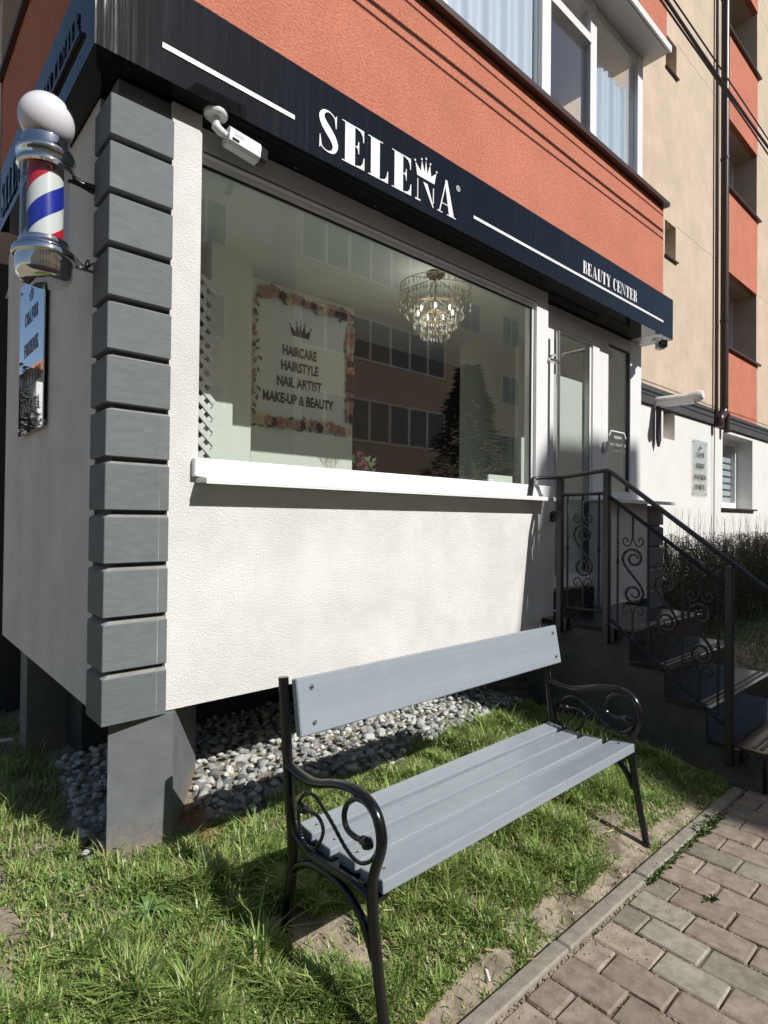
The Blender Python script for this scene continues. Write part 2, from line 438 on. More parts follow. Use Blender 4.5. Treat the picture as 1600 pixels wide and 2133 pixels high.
# ------------------------------------------------------------------ mesh builder
class MB:
    def __init__(self):
        self.v, self.f, self.mi = [], [], []

    def add(self, verts, faces, mi=0):
        o = len(self.v)
        self.v += [tuple(p) for p in verts]
        self.f += [tuple(i + o for i in f) for f in faces]
        self.mi += [mi] * len(faces)
        return self

    def bm(self, b, mi=0, mtx=None):
        b.verts.index_update()
        vs = [(mtx @ v.co) if mtx else v.co.copy() for v in b.verts]
        self.add(vs, [[v.index for v in f.verts] for f in b.faces], mi)
        b.free()
        return self

    def box(self, x0, x1, y0, y1, z0, z1, bev=0.0, mi=0, mtx=None, seg=1):
        b = bmesh.new()
        bmesh.ops.create_cube(b, size=1.0)
        for v in b.verts:
            v.co = Vector((x0 + (v.co.x + .5) * (x1 - x0), y0 + (v.co.y + .5) * (y1 - y0), z0 + (v.co.z + .5) * (z1 - z0)))
        if bev > 0:
            bmesh.ops.bevel(b, geom=list(b.edges), offset=bev, segments=seg, affect='EDGES', profile=0.5)
        return self.bm(b, mi, mtx)

    def prism(self, poly, axis, a, b_, mi=0):
        """poly: 2-D outline; axis 'x','y','z' = extrusion axis from a to b_"""
        def P(u, w, t):
            return {'x': (t, u, w), 'y': (u, t, w), 'z': (u, w, t)}[axis]
        n = len(poly)
        vs = [P(u, w, a) for u, w in poly] + [P(u, w, b_) for u, w in poly]
        tri = tessellate_polygon([[Vector((u, w, 0)) for u, w in poly]])
        fs = [tuple(t) for t in tri] + [tuple(i + n for i in reversed(t)) for t in tri]
        fs += [(i, (i + 1) % n, (i + 1) % n + n, i + n) for i in range(n)]
        self.add(vs, fs, mi)
        return self

    def tube(self, pts, r, seg=8, mi=0, cap=True, twist=0.0, square=False, sy=1.0):
        """swept tube through pts; r number or list"""
        pts = [Vector(p) for p in pts]
        n = len(pts)
        rs = r if isinstance(r, (list, tuple)) else [r] * n
        t0 = (pts[1] - pts[0]).normalized()
        up = Vector((0, 0, 1)) if abs(t0.z) < 0.9 else Vector((1, 0, 0))
        nrm = t0.cross(up).normalized()
        vs, fs = [], []
        for i, p in enumerate(pts):
            t = (pts[min(i + 1, n - 1)] - pts[max(i - 1, 0)])
            t = t.normalized() if t.length > 1e-9 else t0
            nrm = (nrm - t * nrm.dot(t))
            nrm = nrm.normalized() if nrm.length > 1e-6 else t.orthogonal().normalized()
            bi = t.cross(nrm)
            for k in range(seg):
                a = 2 * PI * k / seg + twist * i
                vs.append(p + nrm * (math.cos(a) * rs[i]) + bi * (math.sin(a) * rs[i] * sy))
        for i in range(n - 1):
            for k in range(seg):
                k2 = (k + 1) % seg
                fs.append((i * seg + k, i * seg + k2, (i + 1) * seg + k2, (i + 1) * seg + k))
        if cap:
            fs.append(tuple(reversed(range(seg))))
            fs.append(tuple((n - 1) * seg + k for k in range(seg)))
        self.add(vs, fs, mi)
        return self

    def lathe(self, prof, seg=32, c=(0, 0, 0), mi=0, mtx=None):
        vs, fs = [], []
        n = len(prof)
        for (r, z) in prof:
            for k in range(seg):
                a = 2 * PI * k / seg
                p = Vector((r * math.cos(a), r * math.sin(a), z))
                vs.append((mtx @ p if mtx else p) + Vector(c))
        for i in range(n - 1):
            for k in range(seg):
                k2 = (k + 1) % seg
                fs.append((i * seg + k, i * seg + k2, (i + 1) * seg + k2, (i + 1) * seg + k))
        self.add(vs, fs, mi)
        return self

    def build(self, name, material, parent=None, smooth=False, off=(0, 0, 0)):
        me = bpy.data.meshes.new(name)
        me.from_pydata(self.v, [], self.f)
        ms = material if isinstance(material, (list, tuple)) else [material]
        for x in ms:
            me.materials.append(x)
        if len(ms) > 1:
            me.polygons.foreach_set('material_index', self.mi)
        if smooth:
            me.polygons.foreach_set('use_smooth', [True] * len(me.polygons))
        b = bmesh.new(); b.from_mesh(me)
        bmesh.ops.recalc_face_normals(b, faces=list(b.faces))
        b.to_mesh(me); b.free()
        if smooth:
            try:
                me.set_sharp_from_angle(angle=math.radians(38))
            except Exception:
                pass
        me.update()
        return link(name, me, parent, off)


def link(name, me, parent=None, off=(0, 0, 0)):
    o = bpy.data.objects.new(name, me)
    COL.objects.link(o)
    o.location = off
    if parent is not None:
        attach(o, parent)
    return o


ORIG = {}


def worldpos(o):
    v = Vector((0, 0, 0))
    while o is not None:
        v = v + o.location + o.matrix_parent_inverse.translation
        o = o.parent
    return v


def attach(o, parent):
    o.parent = parent
    o.matrix_parent_inverse = Matrix.Translation(-worldpos(parent))


def thing(name, label, cat, loc, group=None):
    o = bpy.data.objects.new(name, None)
    o.empty_display_size = 0.1
    COL.objects.link(o)
    o.location = loc
    tag(o, label, cat, group)
    return o


def tag(o, label=None, cat=None, group=None, kind=None):
    if label: o['label'] = label
    if cat: o['category'] = cat
    if group: o['group'] = group
    if kind: o['kind'] = kind
    return o


def spline(pts, n=8):
    """Catmull-Rom through pts"""
    P = [np.array(p, float) for p in pts]
    P = [2 * P[0] - P[1]] + P + [2 * P[-1] - P[-2]]
    out = []
    for i in range(1, len(P) - 2):
        for k in range(n):
            t = k / n
            a, b, c, d = P[i - 1], P[i], P[i + 1], P[i + 2]
            out.append(0.5 * ((2 * b) + (-a + c) * t + (2 * a - 5 * b + 4 * c - d) * t * t + (-a + 3 * b - 3 * c + d) * t ** 3))
    out.append(P[-2])
    return out


# ------------------------------------------------------------------ lettering
def ribbon(pts, n=7):
    """closed outline polygon of a stroke whose half width varies: pts (x, y, hw)"""
    q = spline(pts, n)
    L, R = [], []
    for i, p in enumerate(q):
        a, b = q[max(i - 1, 0)], q[min(i + 1, len(q) - 1)]
        d = np.array([b[0] - a[0], b[1] - a[1]]); d = d / (np.hypot(*d) + 1e-9)
        nx, ny = -d[1], d[0]
        L.append((p[0] + nx * p[2], p[1] + ny * p[2])); R.append((p[0] - nx * p[2], p[1] - ny * p[2]))
    return L, R


def rect(a, b, c, d):
    return ('p', [(a, b), (c, b), (c, d), (a, d)])


def glyph(ch, tw=0.17, hl=0.034):
    """thick-and-thin serif capitals, height 1: (list of shapes, advance width)"""
    h = hl
    st = lambda x: rect(x, 0, x + tw, 1)
    G = []
    if ch == 'S':
        G = [('r', [(.49, .80, .010), (.44, .92, .014), (.29, .983, .018), (.145, .925, .045), (.095, .79, .075), (.165, .645, .098), (.29, .515, .108),
                    (.415, .375, .098), (.475, .225, .078), (.42, .075, .046), (.27, .017, .018), (.11, .07, .014), (.055, .20, .010)]),
             ('p', [(.515, .97), (.495, .97), (.455, .87), (.487, .66), (.505, .66)]), ('p', [(.03, .03), (.05, .03), (.09, .13), (.055, .34), (.037, .34)])]
        w = .58
    elif ch in 'EFLBDPRHIMNTUKZ'[:3]:
        G = [st(.07), rect(0, 0, .07, h), rect(0, 1 - h, .07, 1)]
        if ch == 'L':
            G += [rect(.07 + tw, 1 - h, .07 + tw + .08, 1)]
        else:
            G += [rect(.07 + tw, 1 - h, .52, 1), ('p', [(.34, 1 - h), (.44, .93), (.49, .84), (.502, .70), (.52, .70), (.52, 1 - h)]),
                  rect(.07 + tw, .49, .38, .49 + h),
                  ('p', [(.38, .51), (.34, .50), (.37, .46), (.385, .35), (.40, .35), (.40, .66), (.385, .66), (.37, .56), (.34, .52)])]
        if ch in 'EL':
            G += [rect(.07 + tw, 0, .53, h), ('p', [(.33, h), (.44, .07), (.49, .16), (.512, .31), (.53, .31), (.53, h)])]
        else:
            G += [rect(.07 + tw, 0, .07 + tw + .08, h)]
        w = .58
    elif ch == 'N':
        G = [rect(.07, h, .105, 1), rect(0, 0, .18, h), ('p', [(0, 1), (.20, 1), (.625, 0), (.575, 0), (.105, .93), (.07, .965), (0, .965)]),
             rect(.59, .12, .625, 1 - h), rect(.52, 1 - h, .70, 1)]
        w = .70
    elif ch == 'A':
        G = [('p', [(.30, 1), (.37, 1), (.62, h), (.44, h), (.29, .88)]), ('p', [(.30, .93), (.315, .85), (.115, h), (.08, h)]), rect(.01, 0, .20, h),
             rect(.36, 0, .69, h), rect(.175, .27, .47, .27 + h)]
        w = .69
    elif ch == 'B':
        G = [st(.06), rect(0, 0, .06, h), rect(0, 1 - h, .06, 1),
             ('r', [(.06 + tw, .985, .015), (.32, .975, .025), (.42, .88, .05), (.42, .65, .05), (.33, .54, .02), (.06 + tw, .525, .014)]),
             ('r', [(.06 + tw, .51, .014), (.36, .50, .02), (.47, .40, .055), (.47, .13, .055), (.36, .02, .025), (.06 + tw, .015, .014)])]
        w = .56
    elif ch == 'R':
        G = [st(.06), rect(0, 0, .06, h), rect(0, 1 - h, .06, 1), rect(.06 + tw, 0, .06 + tw + .06, h),
             ('r', [(.06 + tw, .985, .015), (.34, .975, .025), (.44, .87, .05), (.44, .62, .05), (.35, .52, .02), (.06 + tw, .505, .014)]),
             ('r', [(.30, .49, .02), (.40, .44, .05), (.44, .30, .07), (.46, .10, .06), (.55, .02, .012)])]
        w = .58
    elif ch == 'U':
        G = [st(.06), rect(0, 1 - h, .06, 1), rect(.06 + tw, 1 - h, .06 + tw + .06, 1), rect(.50, .2, .535, 1 - h), rect(.44, 1 - h, .60, 1),
             ('r', [(.145, .05, .06), (.22, .015, .03), (.36, .02, .02), (.47, .08, .018), (.517, .22, .017)])]
        w = .60
    elif ch == 'T':
        G = [rect(.20, 0, .20 + tw, 1), rect(.12, 0, .20, h), rect(.20 + tw, 0, .45, h), rect(.02, 1 - h, .20, 1), rect(.20 + tw, 1 - h, .55, 1),
             ('p', [(0, .70), (.015, .70), (.05, .87), (.12, 1 - h), (0, 1 - h)]), ('p', [(.57, .70), (.555, .70), (.52, .87), (.45, 1 - h), (.57, 1 - h)])]
        w = .57
    elif ch == 'Y':
        G = [rect(.22, 0, .22 + tw, .46), rect(.14, 0, .22, h), rect(.22 + tw, 0, .47, h), ('p', [(.04, 1 - h), (.22, 1 - h), (.39, .46), (.22, .46)]),
             ('p', [(.52, 1 - h), (.49, 1 - h), (.345, .53), (.37, .46), (.39, .46)]), rect(0, 1 - h, .27, 1), rect(.43, 1 - h, .58, 1)]
        w = .58
    elif ch in 'COQG':
        if ch == 'C':
            G = [('r', [(.47, .22, .012), (.42, .08, .016), (.31, .018, .02), (.18, .08, .06), (.11, .30, .085), (.11, .70, .085), (.18, .92, .06),
                        (.31, .982, .02), (.42, .92, .016), (.47, .78, .012)]), ('p', [(.49, .97), (.47, .97), (.45, .85), (.467, .68), (.485, .68)])]
            w = .54
        else:
            G = [('r', [(.30, .983, .018), (.17, .92, .06), (.10, .70, .085), (.10, .30, .085), (.17, .08, .06), (.30, .017, .018)]),
                 ('r', [(.30, .017, .018), (.43, .08, .06), (.50, .30, .085), (.50, .70, .085), (.43, .92, .06), (.30, .983, .018)])]
            w = .62
    elif ch == 'I':
        G = [st(.07), rect(0, 0, .07, h), rect(0, 1 - h, .07, 1), rect(.07 + tw, 0, .14 + tw, h), rect(.07 + tw, 1 - h, .14 + tw, 1)]
        w = .16 + tw
    elif ch == 'H':
        G = [st(.06), st(.40), rect(0, 0, .06, h), rect(0, 1 - h, .06, 1), rect(.06 + tw, .48, .40, .48 + h), rect(.40 + tw, 0, .46 + tw, h),
             rect(.40 + tw, 1 - h, .46 + tw, 1)]
        w = .48 + tw
    elif ch == 'M':
        G = [rect(.07, h, .10, 1), rect(0, 0, .17, h), ('p', [(.0, 1), (.20, 1), (.40, .2), (.36, 0), (.34, 0), (.10, .9)]),
             ('p', [(.40, .2), (.36, 0), (.60, 1), (.63, 1)]), rect(.60, 0, .60 + tw, 1), rect(.54, 0, .60, h), rect(.60 + tw, 0, .66 + tw, h)]
        w = .66 + tw
    elif ch == 'Z':
        G = [rect(.04, 1 - h, .50, 1), rect(.0, 0, .52, h), ('p', [(.30, 1 - h), (.50, 1 - h), (.22, h), (.0, h)]),
             ('p', [(.03, .72), (.045, .72), (.09, .90), (.2, 1 - h), (.04, 1 - h)]), ('p', [(.52, .30), (.505, .30), (.45, .10), (.32, h), (.52, h)])]
        w = .54
    else:
        w = .32
    return G, w


def glyph_mesh(mb, shapes, fn, depth=0.004, eps=0.00025):
    """put a glyph's shapes into mb; fn(u, v, d) -> world point, d = distance out of the wall"""
    for k, (kind, data) in enumerate(shapes):
        d0, d1 = 0.0, depth + eps * k
        if kind == 'p':
            n = len(data)
            tri = tessellate_polygon([[Vector((u, w, 0)) for u, w in data]])
            vs = [fn(u, w, d1) for u, w in data] + [fn(u, w, d0) for u, w in data]
            mb.add(vs, [tuple(t) for t in tri] + [(i, (i + 1) % n, (i + 1) % n + n, i + n) for i in range(n)])
        else:
            L, R = ribbon(data)
            n = len(L)
            vs = [fn(*p, d1) for p in L] + [fn(*p, d1) for p in R] + [fn(*p, d0) for p in L] + [fn(*p, d0) for p in R]
            fs = []
            for i in range(n - 1):
                fs += [(i, i + 1, n + i + 1, n + i), (i, i + 1, 2 * n + i + 1, 2 * n + i), (n + i, n + i + 1, 3 * n + i + 1, 3 * n + i)]
            mb.add(vs, fs)


def text_width(s, tw, gap):
    return sum(glyph(c, tw)[1] + gap for c in s) - gap


def serif_line(s, fn, x0, x1, z0, hgt, material, parent, tw=0.17, gap=0.10, depth=0.003, single=False, name='letter'):
    """a line of serif capitals from x0 to x1 (u) and z0 up; fn(u, v, d) -> world"""
    wtot = text_width(s, tw, gap)
    k = (x1 - x0) / wtot
    x = 0.0
    allmb = MB()
    for c in s:
        g, w = glyph(c, tw)
        if g:
            mb = allmb if single else MB()
            glyph_mesh(mb, g, lambda u, v, d, x=x: fn(x0 + (x + u) * k, z0 + v * hgt, d), depth)
            if not single:
                mb.build(name, material, parent)
        x += w + gap
    if single:
        allmb.build(name, material, parent)


def sans_line(s, fn, x0, x1, z0, hgt, material, parent, depth=0.002, name='lettering', bold=0.02):
    cu = bpy.data.curves.new('t', 'FONT')
    cu.body = s
    cu.offset = bold
    cu.resolution_u = 3
    o = bpy.data.objects.new('t', cu)
    COL.objects.link(o)
    dg = bpy.context.evaluated_depsgraph_get()
    me = bpy.data.meshes.new_from_object(o.evaluated_get(dg))
    vs = np.array([v.co[:] for v in me.vertices])
    fs = [tuple(p.vertices) for p in me.polygons]
    bpy.data.objects.remove(o, do_unlink=True)
    a, b = vs.min(0), vs.max(0)
    mb = MB()
    mb.add([fn(x0 + (v[0] - a[0]) / (b[0] - a[0]) * (x1 - x0), z0 + (v[1] - a[1]) / (b[1] - a[1]) * hgt, depth) for v in vs], fs)
    return mb.build(name, material, parent)


def crown_shapes(five=True):
    body = [(.10, 0), (.90, 0), (.985, .62), (.74, .30), (.69, .86), (.56, .34), (.50, 1.0), (.44, .34), (.31, .86), (.26, .30), (.015, .62)]
    sh = [('p', body)]
    for cx, cy in [(.0, .70), (.30, .93), (.5, 1.08), (.70, .93), (1.0, .70)]:
        sh.append(('p', [(cx + .035 * math.cos(a), cy + .06 * math.sin(a)) for a in np.linspace(0, 2 * PI, 9)[:-1]]))
    return sh


# ------------------------------------------------------------------ ground
KY0, KY1 = -1.215, -1.275        # kerb strip between lawn and pavement


def gz(x, y):
    """height of the lawn"""
    if y < KY0:
        b = 0.0
    else:
        b = 0.165 * (1 - math.exp(-(y - KY0) / 0.55))
    if y > -.12 and x < .45:
        t = min(1, (y + .12) / .5); t = t * t * (3 - 2 * t)
        sx_ = min(1, max(0, (.45 - x) / .4)); sx_ = sx_ * sx_ * (3 - 2 * sx_)
        b -= .05 * t * sx_
    n = noise.noise(Vector((x * 1.3, y * 1.3, 0.3))) * 0.018 + noise.noise(Vector((x * 4.1, y * 4.1, 2.0))) * 0.007
    e = min(1, max(0, (y - KY0) / 0.12)) if y > KY0 and x > -3 else (0 if y <= KY0 else 1)
    if y < KY0 and x > -30:
        return -0.012
    return b - 0.012 + n * e


def sheet(name, xs, ys, fz, material, parent=None):
    nx, ny = len(xs), len(ys)
    vs = [(x, y, fz(x, y)) for y in ys for x in xs]
    fs = [(j * nx + i, j * nx + i + 1, (j + 1) * nx + i + 1, (j + 1) * nx + i) for j in range(ny - 1) for i in range(nx - 1)]
    mb = MB(); mb.add(vs, fs)
    return mb.build(name, material, parent, smooth=True)


def grade(lo, hi, flo, fhi, step, n=14):
    inner = list(np.arange(flo, fhi + 1e-6, step))
    a = [flo - (flo - lo) * (k / n) ** 2.2 for k in range(n, 0, -1)]
    b = [fhi + (hi - fhi) * (k / n) ** 2.2 for k in range(1, n + 1)]
    return a + inner + b


ground = sheet('ground', grade(-300, 300, -1.6, 3.4, 0.06), grade(-300, 300, -1.36, 2.2, 0.06), gz, M['soil'])
tag(ground, kind='structure')

# pavement of pavers with a concrete kerb
pav = bpy.data.objects.new('pavement', None)
COL.objects.link(pav); pav.location = (1.5, -2, 0)
tag(pav, kind='structure')
mb = MB(); mb.box(-8, 14, -6.0, KY1, -0.06, -0.009)
mb.build('joint_sand', M['sand'], pav)
kx = 1.145
kme = None
for i in range(-8, 9):
    x0 = kx + (i) * 0.60
    mb = MB()
    mb.box(x0 + .0035, x0 + .5965, KY1 + .001, KY0, -0.10, 0.012 + random.uniform(-.003, .003), bev=0.006)
    if x0 > 2.85: continue
    mb.build('kerb_stone', M['kerb'], pav)


def brick_mesh(name, L, Wd, H, material):
    b = bmesh.new()
    bmesh.ops.create_cube(b, size=1.0)
    for v in b.verts:
        v.co = Vector((v.co.x * Wd, v.co.y * L, (v.co.z - .5) * H))
    bmesh.ops.bevel(b, geom=[e for e in b.edges if all(v.co.z > -H * .1 for v in e.verts)] + [e for e in b.edges if abs(e.verts[0].co.z - e.verts[1].co.z) > H * .5],
                    offset=0.0055, segments=1, affect='EDGES')
    for v in b.verts:
        v.co.x += random.uniform(-.0022, .0022); v.co.y += random.uniform(-.0022, .0022); v.co.z += random.uniform(-.0008, .0008)
    me = bpy.data.meshes.new(name); b.to_mesh(me); b.free()
    me.materials.append(material)
    return me


BL, BW = 0.2055, 0.1345
bm_full = {}
for key in ('paver_red', 'paver_grey'):
    bm_full[key] = [brick_mesh('brick', BL - .007, BW - .006, .05, M[key]) for _ in range(8)]
    bm_full[key + '_h'] = [brick_mesh('brick', BL * .48 - .006, BW - .006, .05, M[key]) for _ in range(2)]
cnt = 0
for row in range(-6, 14):
    xc = 1.265 + (row + .5) * BW
    odd = row % 2
    y = KY1 - .008
    pieces = ([('h', BL * .48)] if odd else []) + [('f', BL)] * 6
    for kind, L in pieces:
        yc = y - L / 2
        y -= L
        cx = 1.6 if yc > -1.6 else 1.2
        if yc < -2.2: continue
        key = 'paver_red' if random.random() < .62 else 'paver_grey'
        me = random.choice(bm_full[key + ('_h' if kind == 'h' else '')])
        o = link('brick', me, pav, (xc + random.uniform(-.001, .001), yc, random.uniform(-.003, .003)))
        o.rotation_euler = (random.uniform(-.012, .012), random.uniform(-.012, .012), random.uniform(-.008, .008))
        cnt += 1
# pavers farther along the path, where single stones no longer tell apart
far = MB()
for row in range(14, 60):
    xc = 1.265 + (row + .5) * BW
    y = KY1 - .008 - (BL * .48 if row % 2 else 0)
    for k in range(8):
        far.box(xc - BW / 2 + .003, xc + BW / 2 - .003, y - BL + .004, y - .003, -.03, 0.0)
        y -= BL
tag(far.build('paving', M['paver_red'], pav), kind='stuff')

# ------------------------------------------------------------------ the apartment building behind
apt = thing('apartment_building', 'beige and orange apartment block rising above and behind the beauty salon', 'building', (8, 1.17, 0))
YB = 1.17
wallb = MB()
X0, X1, ZT = 4.935, 26.0, 15.5
nx0, nx1 = 7.80, 8.18
lx0, lx1 = 10.05, 11.93
zb = 3.32
niches = [(5.28, 5.79), (8.0, 8.47), (10.75, 11.22)]
wallb.box(X0, nx0, YB, YB + .5, zb, ZT)
zz = zb
for a, b in niches:
    wallb.box(nx0, nx1, YB, YB + .5, zz, a); zz = b
wallb.box(nx0, nx1, YB, YB + .5, zz, ZT)
wallb.box(nx1, lx0, YB, YB + .5, zb, ZT)
wallb.box(lx1, X1, YB, YB + .5, zb, ZT)
wallb.build('wall', M['beige'], apt)
for a, b in niches:
    mb = MB(); mb.box(nx0, nx1, YB + .26, YB + .34, a, b)
    f = mb.build('small_window', M['pvc'], apt)
    MB().box(nx0 + .05, nx1 - .05, YB + .25, YB + .258, a + .05, b - .05).build('pane', M['win_dark'], f)
    MB().box(nx0 - .02, nx1 + .03, YB - .035, YB + .25, a - .022, a - .002).build('window_sill', M['brown'], apt)
for z in (8.52, 5.815, 11.26):
    MB().box(nx1 + .004, lx0 - .1, YB - .0012, YB + .01, z, z + .012).build('panel_joint', M['joint_line'], apt)
    MB().box(lx1 + .09, 20, YB - .0012, YB + .01, z, z + .012).build('panel_joint', M['joint_line'], apt)
# the strip of loggias
tops = [4.43, 7.185, 9.93, 12.7]
bots = [3.322, 5.79, 8.45, 11.2]
for k, (t, b) in enumerate(zip(tops, bots)):
    MB().box(lx0 + .003, lx1 - .003, YB - .012, YB + .08, b, t).build('parapet_panel', M['orange'], apt)
    MB().box(lx0, lx1, YB + .082, YB + .42, b + .004, t).build('loggia_slab', M['beige'], apt)
    MB().box(lx0 - .02, lx1 + .08, YB - .065, YB + .40, t + .002, t + .035).build('coping', M['brown'], apt)
    zt = bots[k + 1] if k < 3 else 14.2
    f = MB()
    yw = YB + .40
    f.box(lx0, lx0 + .07, yw, yw + .08, t + .04, zt - .002).box(lx1 - .07, lx1, yw, yw + .08, t + .04, zt - .002)
    f.box(lx0 + .07, lx1 - .07, yw, yw + .08, zt - .075, zt - .002).box(lx0 + .07, lx1 - .07, yw, yw + .08, t + .04, t + .11)
    f.box(10.62, 10.72, yw - .002, yw + .082, t + .112, zt - .077)
    w = f.build('window', M['pvc'], apt)
    MB().box(lx0 + .07, 10.62, yw + .03, yw + .04, t + .11, zt - .075).build('pane', M['winglass'], w)
    MB().box(10.72, lx1 - .07, yw + .03, yw + .04, t + .11, zt - .075).build('pane', M['winglass'], w)
    MB().box(lx0, lx1, yw + .5, yw + .55, t, zt).build('back_wall', M['room_dark'], apt)
MB().box(lx0, lx1, YB, YB + .5, 14.2, ZT).build('wall', M['beige'], apt)
MB().box(X0, X1, YB - .03, YB + .5, 3.07, zb - .003).build('grey_band', M['band'], apt)
# ground floor in white with one window and one shallow niche
gx0, gx1, gz0, gz1 = 10.18, 11.76, 1.715, 3.0
wl = MB()
wl.box(X0, nx0, YB + .01, YB + .5, 0, 3.067)
wl.box(nx0, nx1 + .02, YB + .01, YB + .5, 0, 2.66)
wl.box(nx1 + .02, gx0, YB + .01, YB + .5, 0, 3.067)
wl.box(gx0, gx1, YB + .01, YB + .5, 0, gz0)
wl.box(gx0, gx1, YB + .01, YB + .5, gz1, 3.067)
wl.box(gx1, X1, YB + .01, YB + .5, 0, 3.067)
wl.build('ground_floor_wall', M['white_smooth'], apt)
MB().box(nx0, nx1 + .02, YB + .2, YB + .3, 2.66, 3.067).build('small_window', M['beige'], apt)
yw = YB + .27
f = MB()
f.box(gx0, gx0 + .13, yw, yw + .07, gz0, gz1).box(gx1 - .10, gx1, yw, yw + .07, gz0, gz1)
f.box(gx0 + .13, gx1 - .10, yw, yw + .07, gz0, gz0 + .12).box(gx0 + .13, gx1 - .10, yw, yw + .07, gz1 - .10, gz1)
f.box(10.86, 10.97, yw - .004, yw + .07, gz0 + .122, gz1 - .102)
w = f.build('window', M['pvc'], apt)
MB().box(gx0 + .13, 10.86, yw + .02, yw + .03, gz0 + .12, gz1 - .10).build('pane', M['winglass'], w)
MB().box(10.97, gx1 - .10, yw + .02, yw + .03, gz0 + .12, gz1 - .10).build('pane', M['winglass'], w)
for k in range(7):
    z = gz0 + .13 + k * .125
    MB().box(gx0 + .13, gx1 - .1, yw + .075, yw + .085, z, z + .085).build('blind_slat', M['blind'], w)
MB().box(gx0, gx1, yw + .16, yw + .2, gz0, gz1).build('back_wall', M['room_dark'], apt)
MB().box(gx0 - .06, gx1 + .08, YB - .05, yw - .002, gz0 - .032, gz0 - .003).build('window_sill', M['sill_dark'], apt)

# the glazed balcony over the shop
mb = MB()
BX1, BZ0, BZ1 = 4.93, 3.50, 4.44
mb.box(0.0, BX1, 0.0, .18, BZ0, BZ1)
mb.box(0.0, .18, .18, 2.37, BZ0, BZ1 - .012)
mb.box(BX1 - .18, BX1, .18, YB, BZ0, BZ1)
mb.build('balcony_parapet', M['orange'], apt)
mb = MB()
mb.box(-.03, BX1 + .03, -.05, .22, BZ1 + .002, BZ1 + .04)
mb.box(-.03, .2, .22, 2.40, BZ1 - .006, BZ1 + .03)
mb.build('coping', M['brown'], apt)
YW = .20
ZS = 5.965
fx = [(.12, .24), (1.02, 1.12), (2.0, 2.10), (3.19, 3.31), (3.925, 4.03), (4.82, 4.928)]
f = MB()
for a, b in fx:
    f.box(a, b, YW, YW + .09, BZ1 + .045, ZS - .003)
for (a, b), (c, d) in zip(fx[:-1], fx[1:]):
    f.box(b, c, YW + .01, YW + .08, BZ1 + .045, BZ1 + .10)
    f.box(b, c, YW + .01, YW + .08, ZS - .09, ZS - .003)
    if abs(b - 3.31) < .01 or abs(b - 1.12) < .01:
        f.box(b, c, YW - .012, YW + .085, ZS - .40, ZS - .33)     # transom
w = f.build('window', M['pvc'], apt)
for (a, b), (c, d) in zip(fx[:-1], fx[1:]):
    MB().box(b, c, YW + .035, YW + .045, BZ1 + .10, ZS - .09).build('pane', M['winglass'], w)


def curtain(x0, x1, y, z0, z1, wave=.014, per=.11):
    n = int((x1 - x0) / .012)
    vs, fs = [], []
    for i in range(n + 1):
        x = x0 + (x1 - x0) * i / n
        yy = y + wave * math.sin(x / per * 2 * PI) + wave * .6 * math.sin(x / per * 3.3 + 1.2)
        top = z1 - .05 * abs(math.sin(x / per * 1.1))
        vs += [(x, yy, z0), (x + .004 * math.sin(i), yy, top)]
    for i in range(n):
        fs.append((2 * i, 2 * i + 2, 2 * i + 3, 2 * i + 1))
    m_ = MB(); m_.add(vs, fs)
    return m_.build('curtain', M['curtain'], apt, smooth=True)


curtain(1.13, 3.18, YW + .085, BZ1 + .05, ZS - .12)
curtain(4.04, 4.74, YW + .085, BZ1 + .05, ZS - .34)
curtain(3.3, 4.85, YW + .95, BZ1 + .05, ZS - .01)
MB().box(.30, BX1, .302, 1.5, ZS, ZS + .05).build('ceiling_panel', M['white_smooth'], apt)
MB().box(.18, BX1, 1.5, 1.6, BZ1, ZS).build('back_wall', M['room_dark'], apt)
MB().tube([(3.66, YW + .3, 5.75), (3.80, YW + .35, 4.55)], .012, 6).build('clothes_pole', M['pvc'], apt)
MB().box(-.0, 5.02, .0, .30, ZS, ZS + .055).build('soffit_panel', M['white_smooth'], apt)
mb = MB()
mb.box(0.0, 4.955, -.012, .18, ZS + .058, 7.2).box(0.0, .18, .18, 2.37, ZS + .058, 7.2)
mb.box(4.775, 4.955, .18, YB, ZS + .058, 7.2)
mb.build('balcony_parapet', M['orange'], apt)
MB().box(-.01, 5.03, -.03, .0 - .013, ZS - .004, ZS + .06).build('drip_edge', M['pvc'], apt)
# end wall on the left side, upper floors
MB().box(.16, .30, .40, 2.6, BZ1 + .03, ZS).build('end_wall', M['beige'], apt)
MB().box(-.005, 3.0, 2.41, 9.0, 3.2, 12).build('end_wall', M['beige'], apt)
MB().box(.0, 3.0, 2.41, 9.0, -.2, 3.19).build('end_base', M['band'], apt)
MB().box(-.012, .12, 2.5, 9.0, 5.05, 5.35).build('end_band', M['orange'], apt)
MB().box(.3, 4.9, .35, 5.0, 7.2, 12).build('upper_floors', M['beige'], apt)

# ------------------------------------------------------------------ the beauty salon
sal = thing('beauty_salon', 'white and grey corner beauty salon with a big shop window on short piers', 'shop', (1.5, .02, .68))
WY, ZW0, ZW1 = 0.02, 0.682, 3.172
mb = MB()
mb.box(.245, .372, WY, WY + .22, ZW0, ZW1)
mb.box(.372, 3.11, WY, WY + .22, ZW0, 1.635)
mb.build('front_wall', M['white_plaster'], sal)
mb = MB()
mb.box(3.93, 4.665, WY, WY + .22, .77, 1.635)
mb.build('front_wall', M['white_plaster'], sal)
mb = MB()
mb.box(.02, .20, .205, 2.165, ZW0 + .005, ZW1)
mb.build('side_wall', M['white_plaster'], sal)
# left corner quoins
core = MB(); core.box(.038, .243, .038, .202, .69, 3.17); core.build('corner_core', M['quoin'], sal)


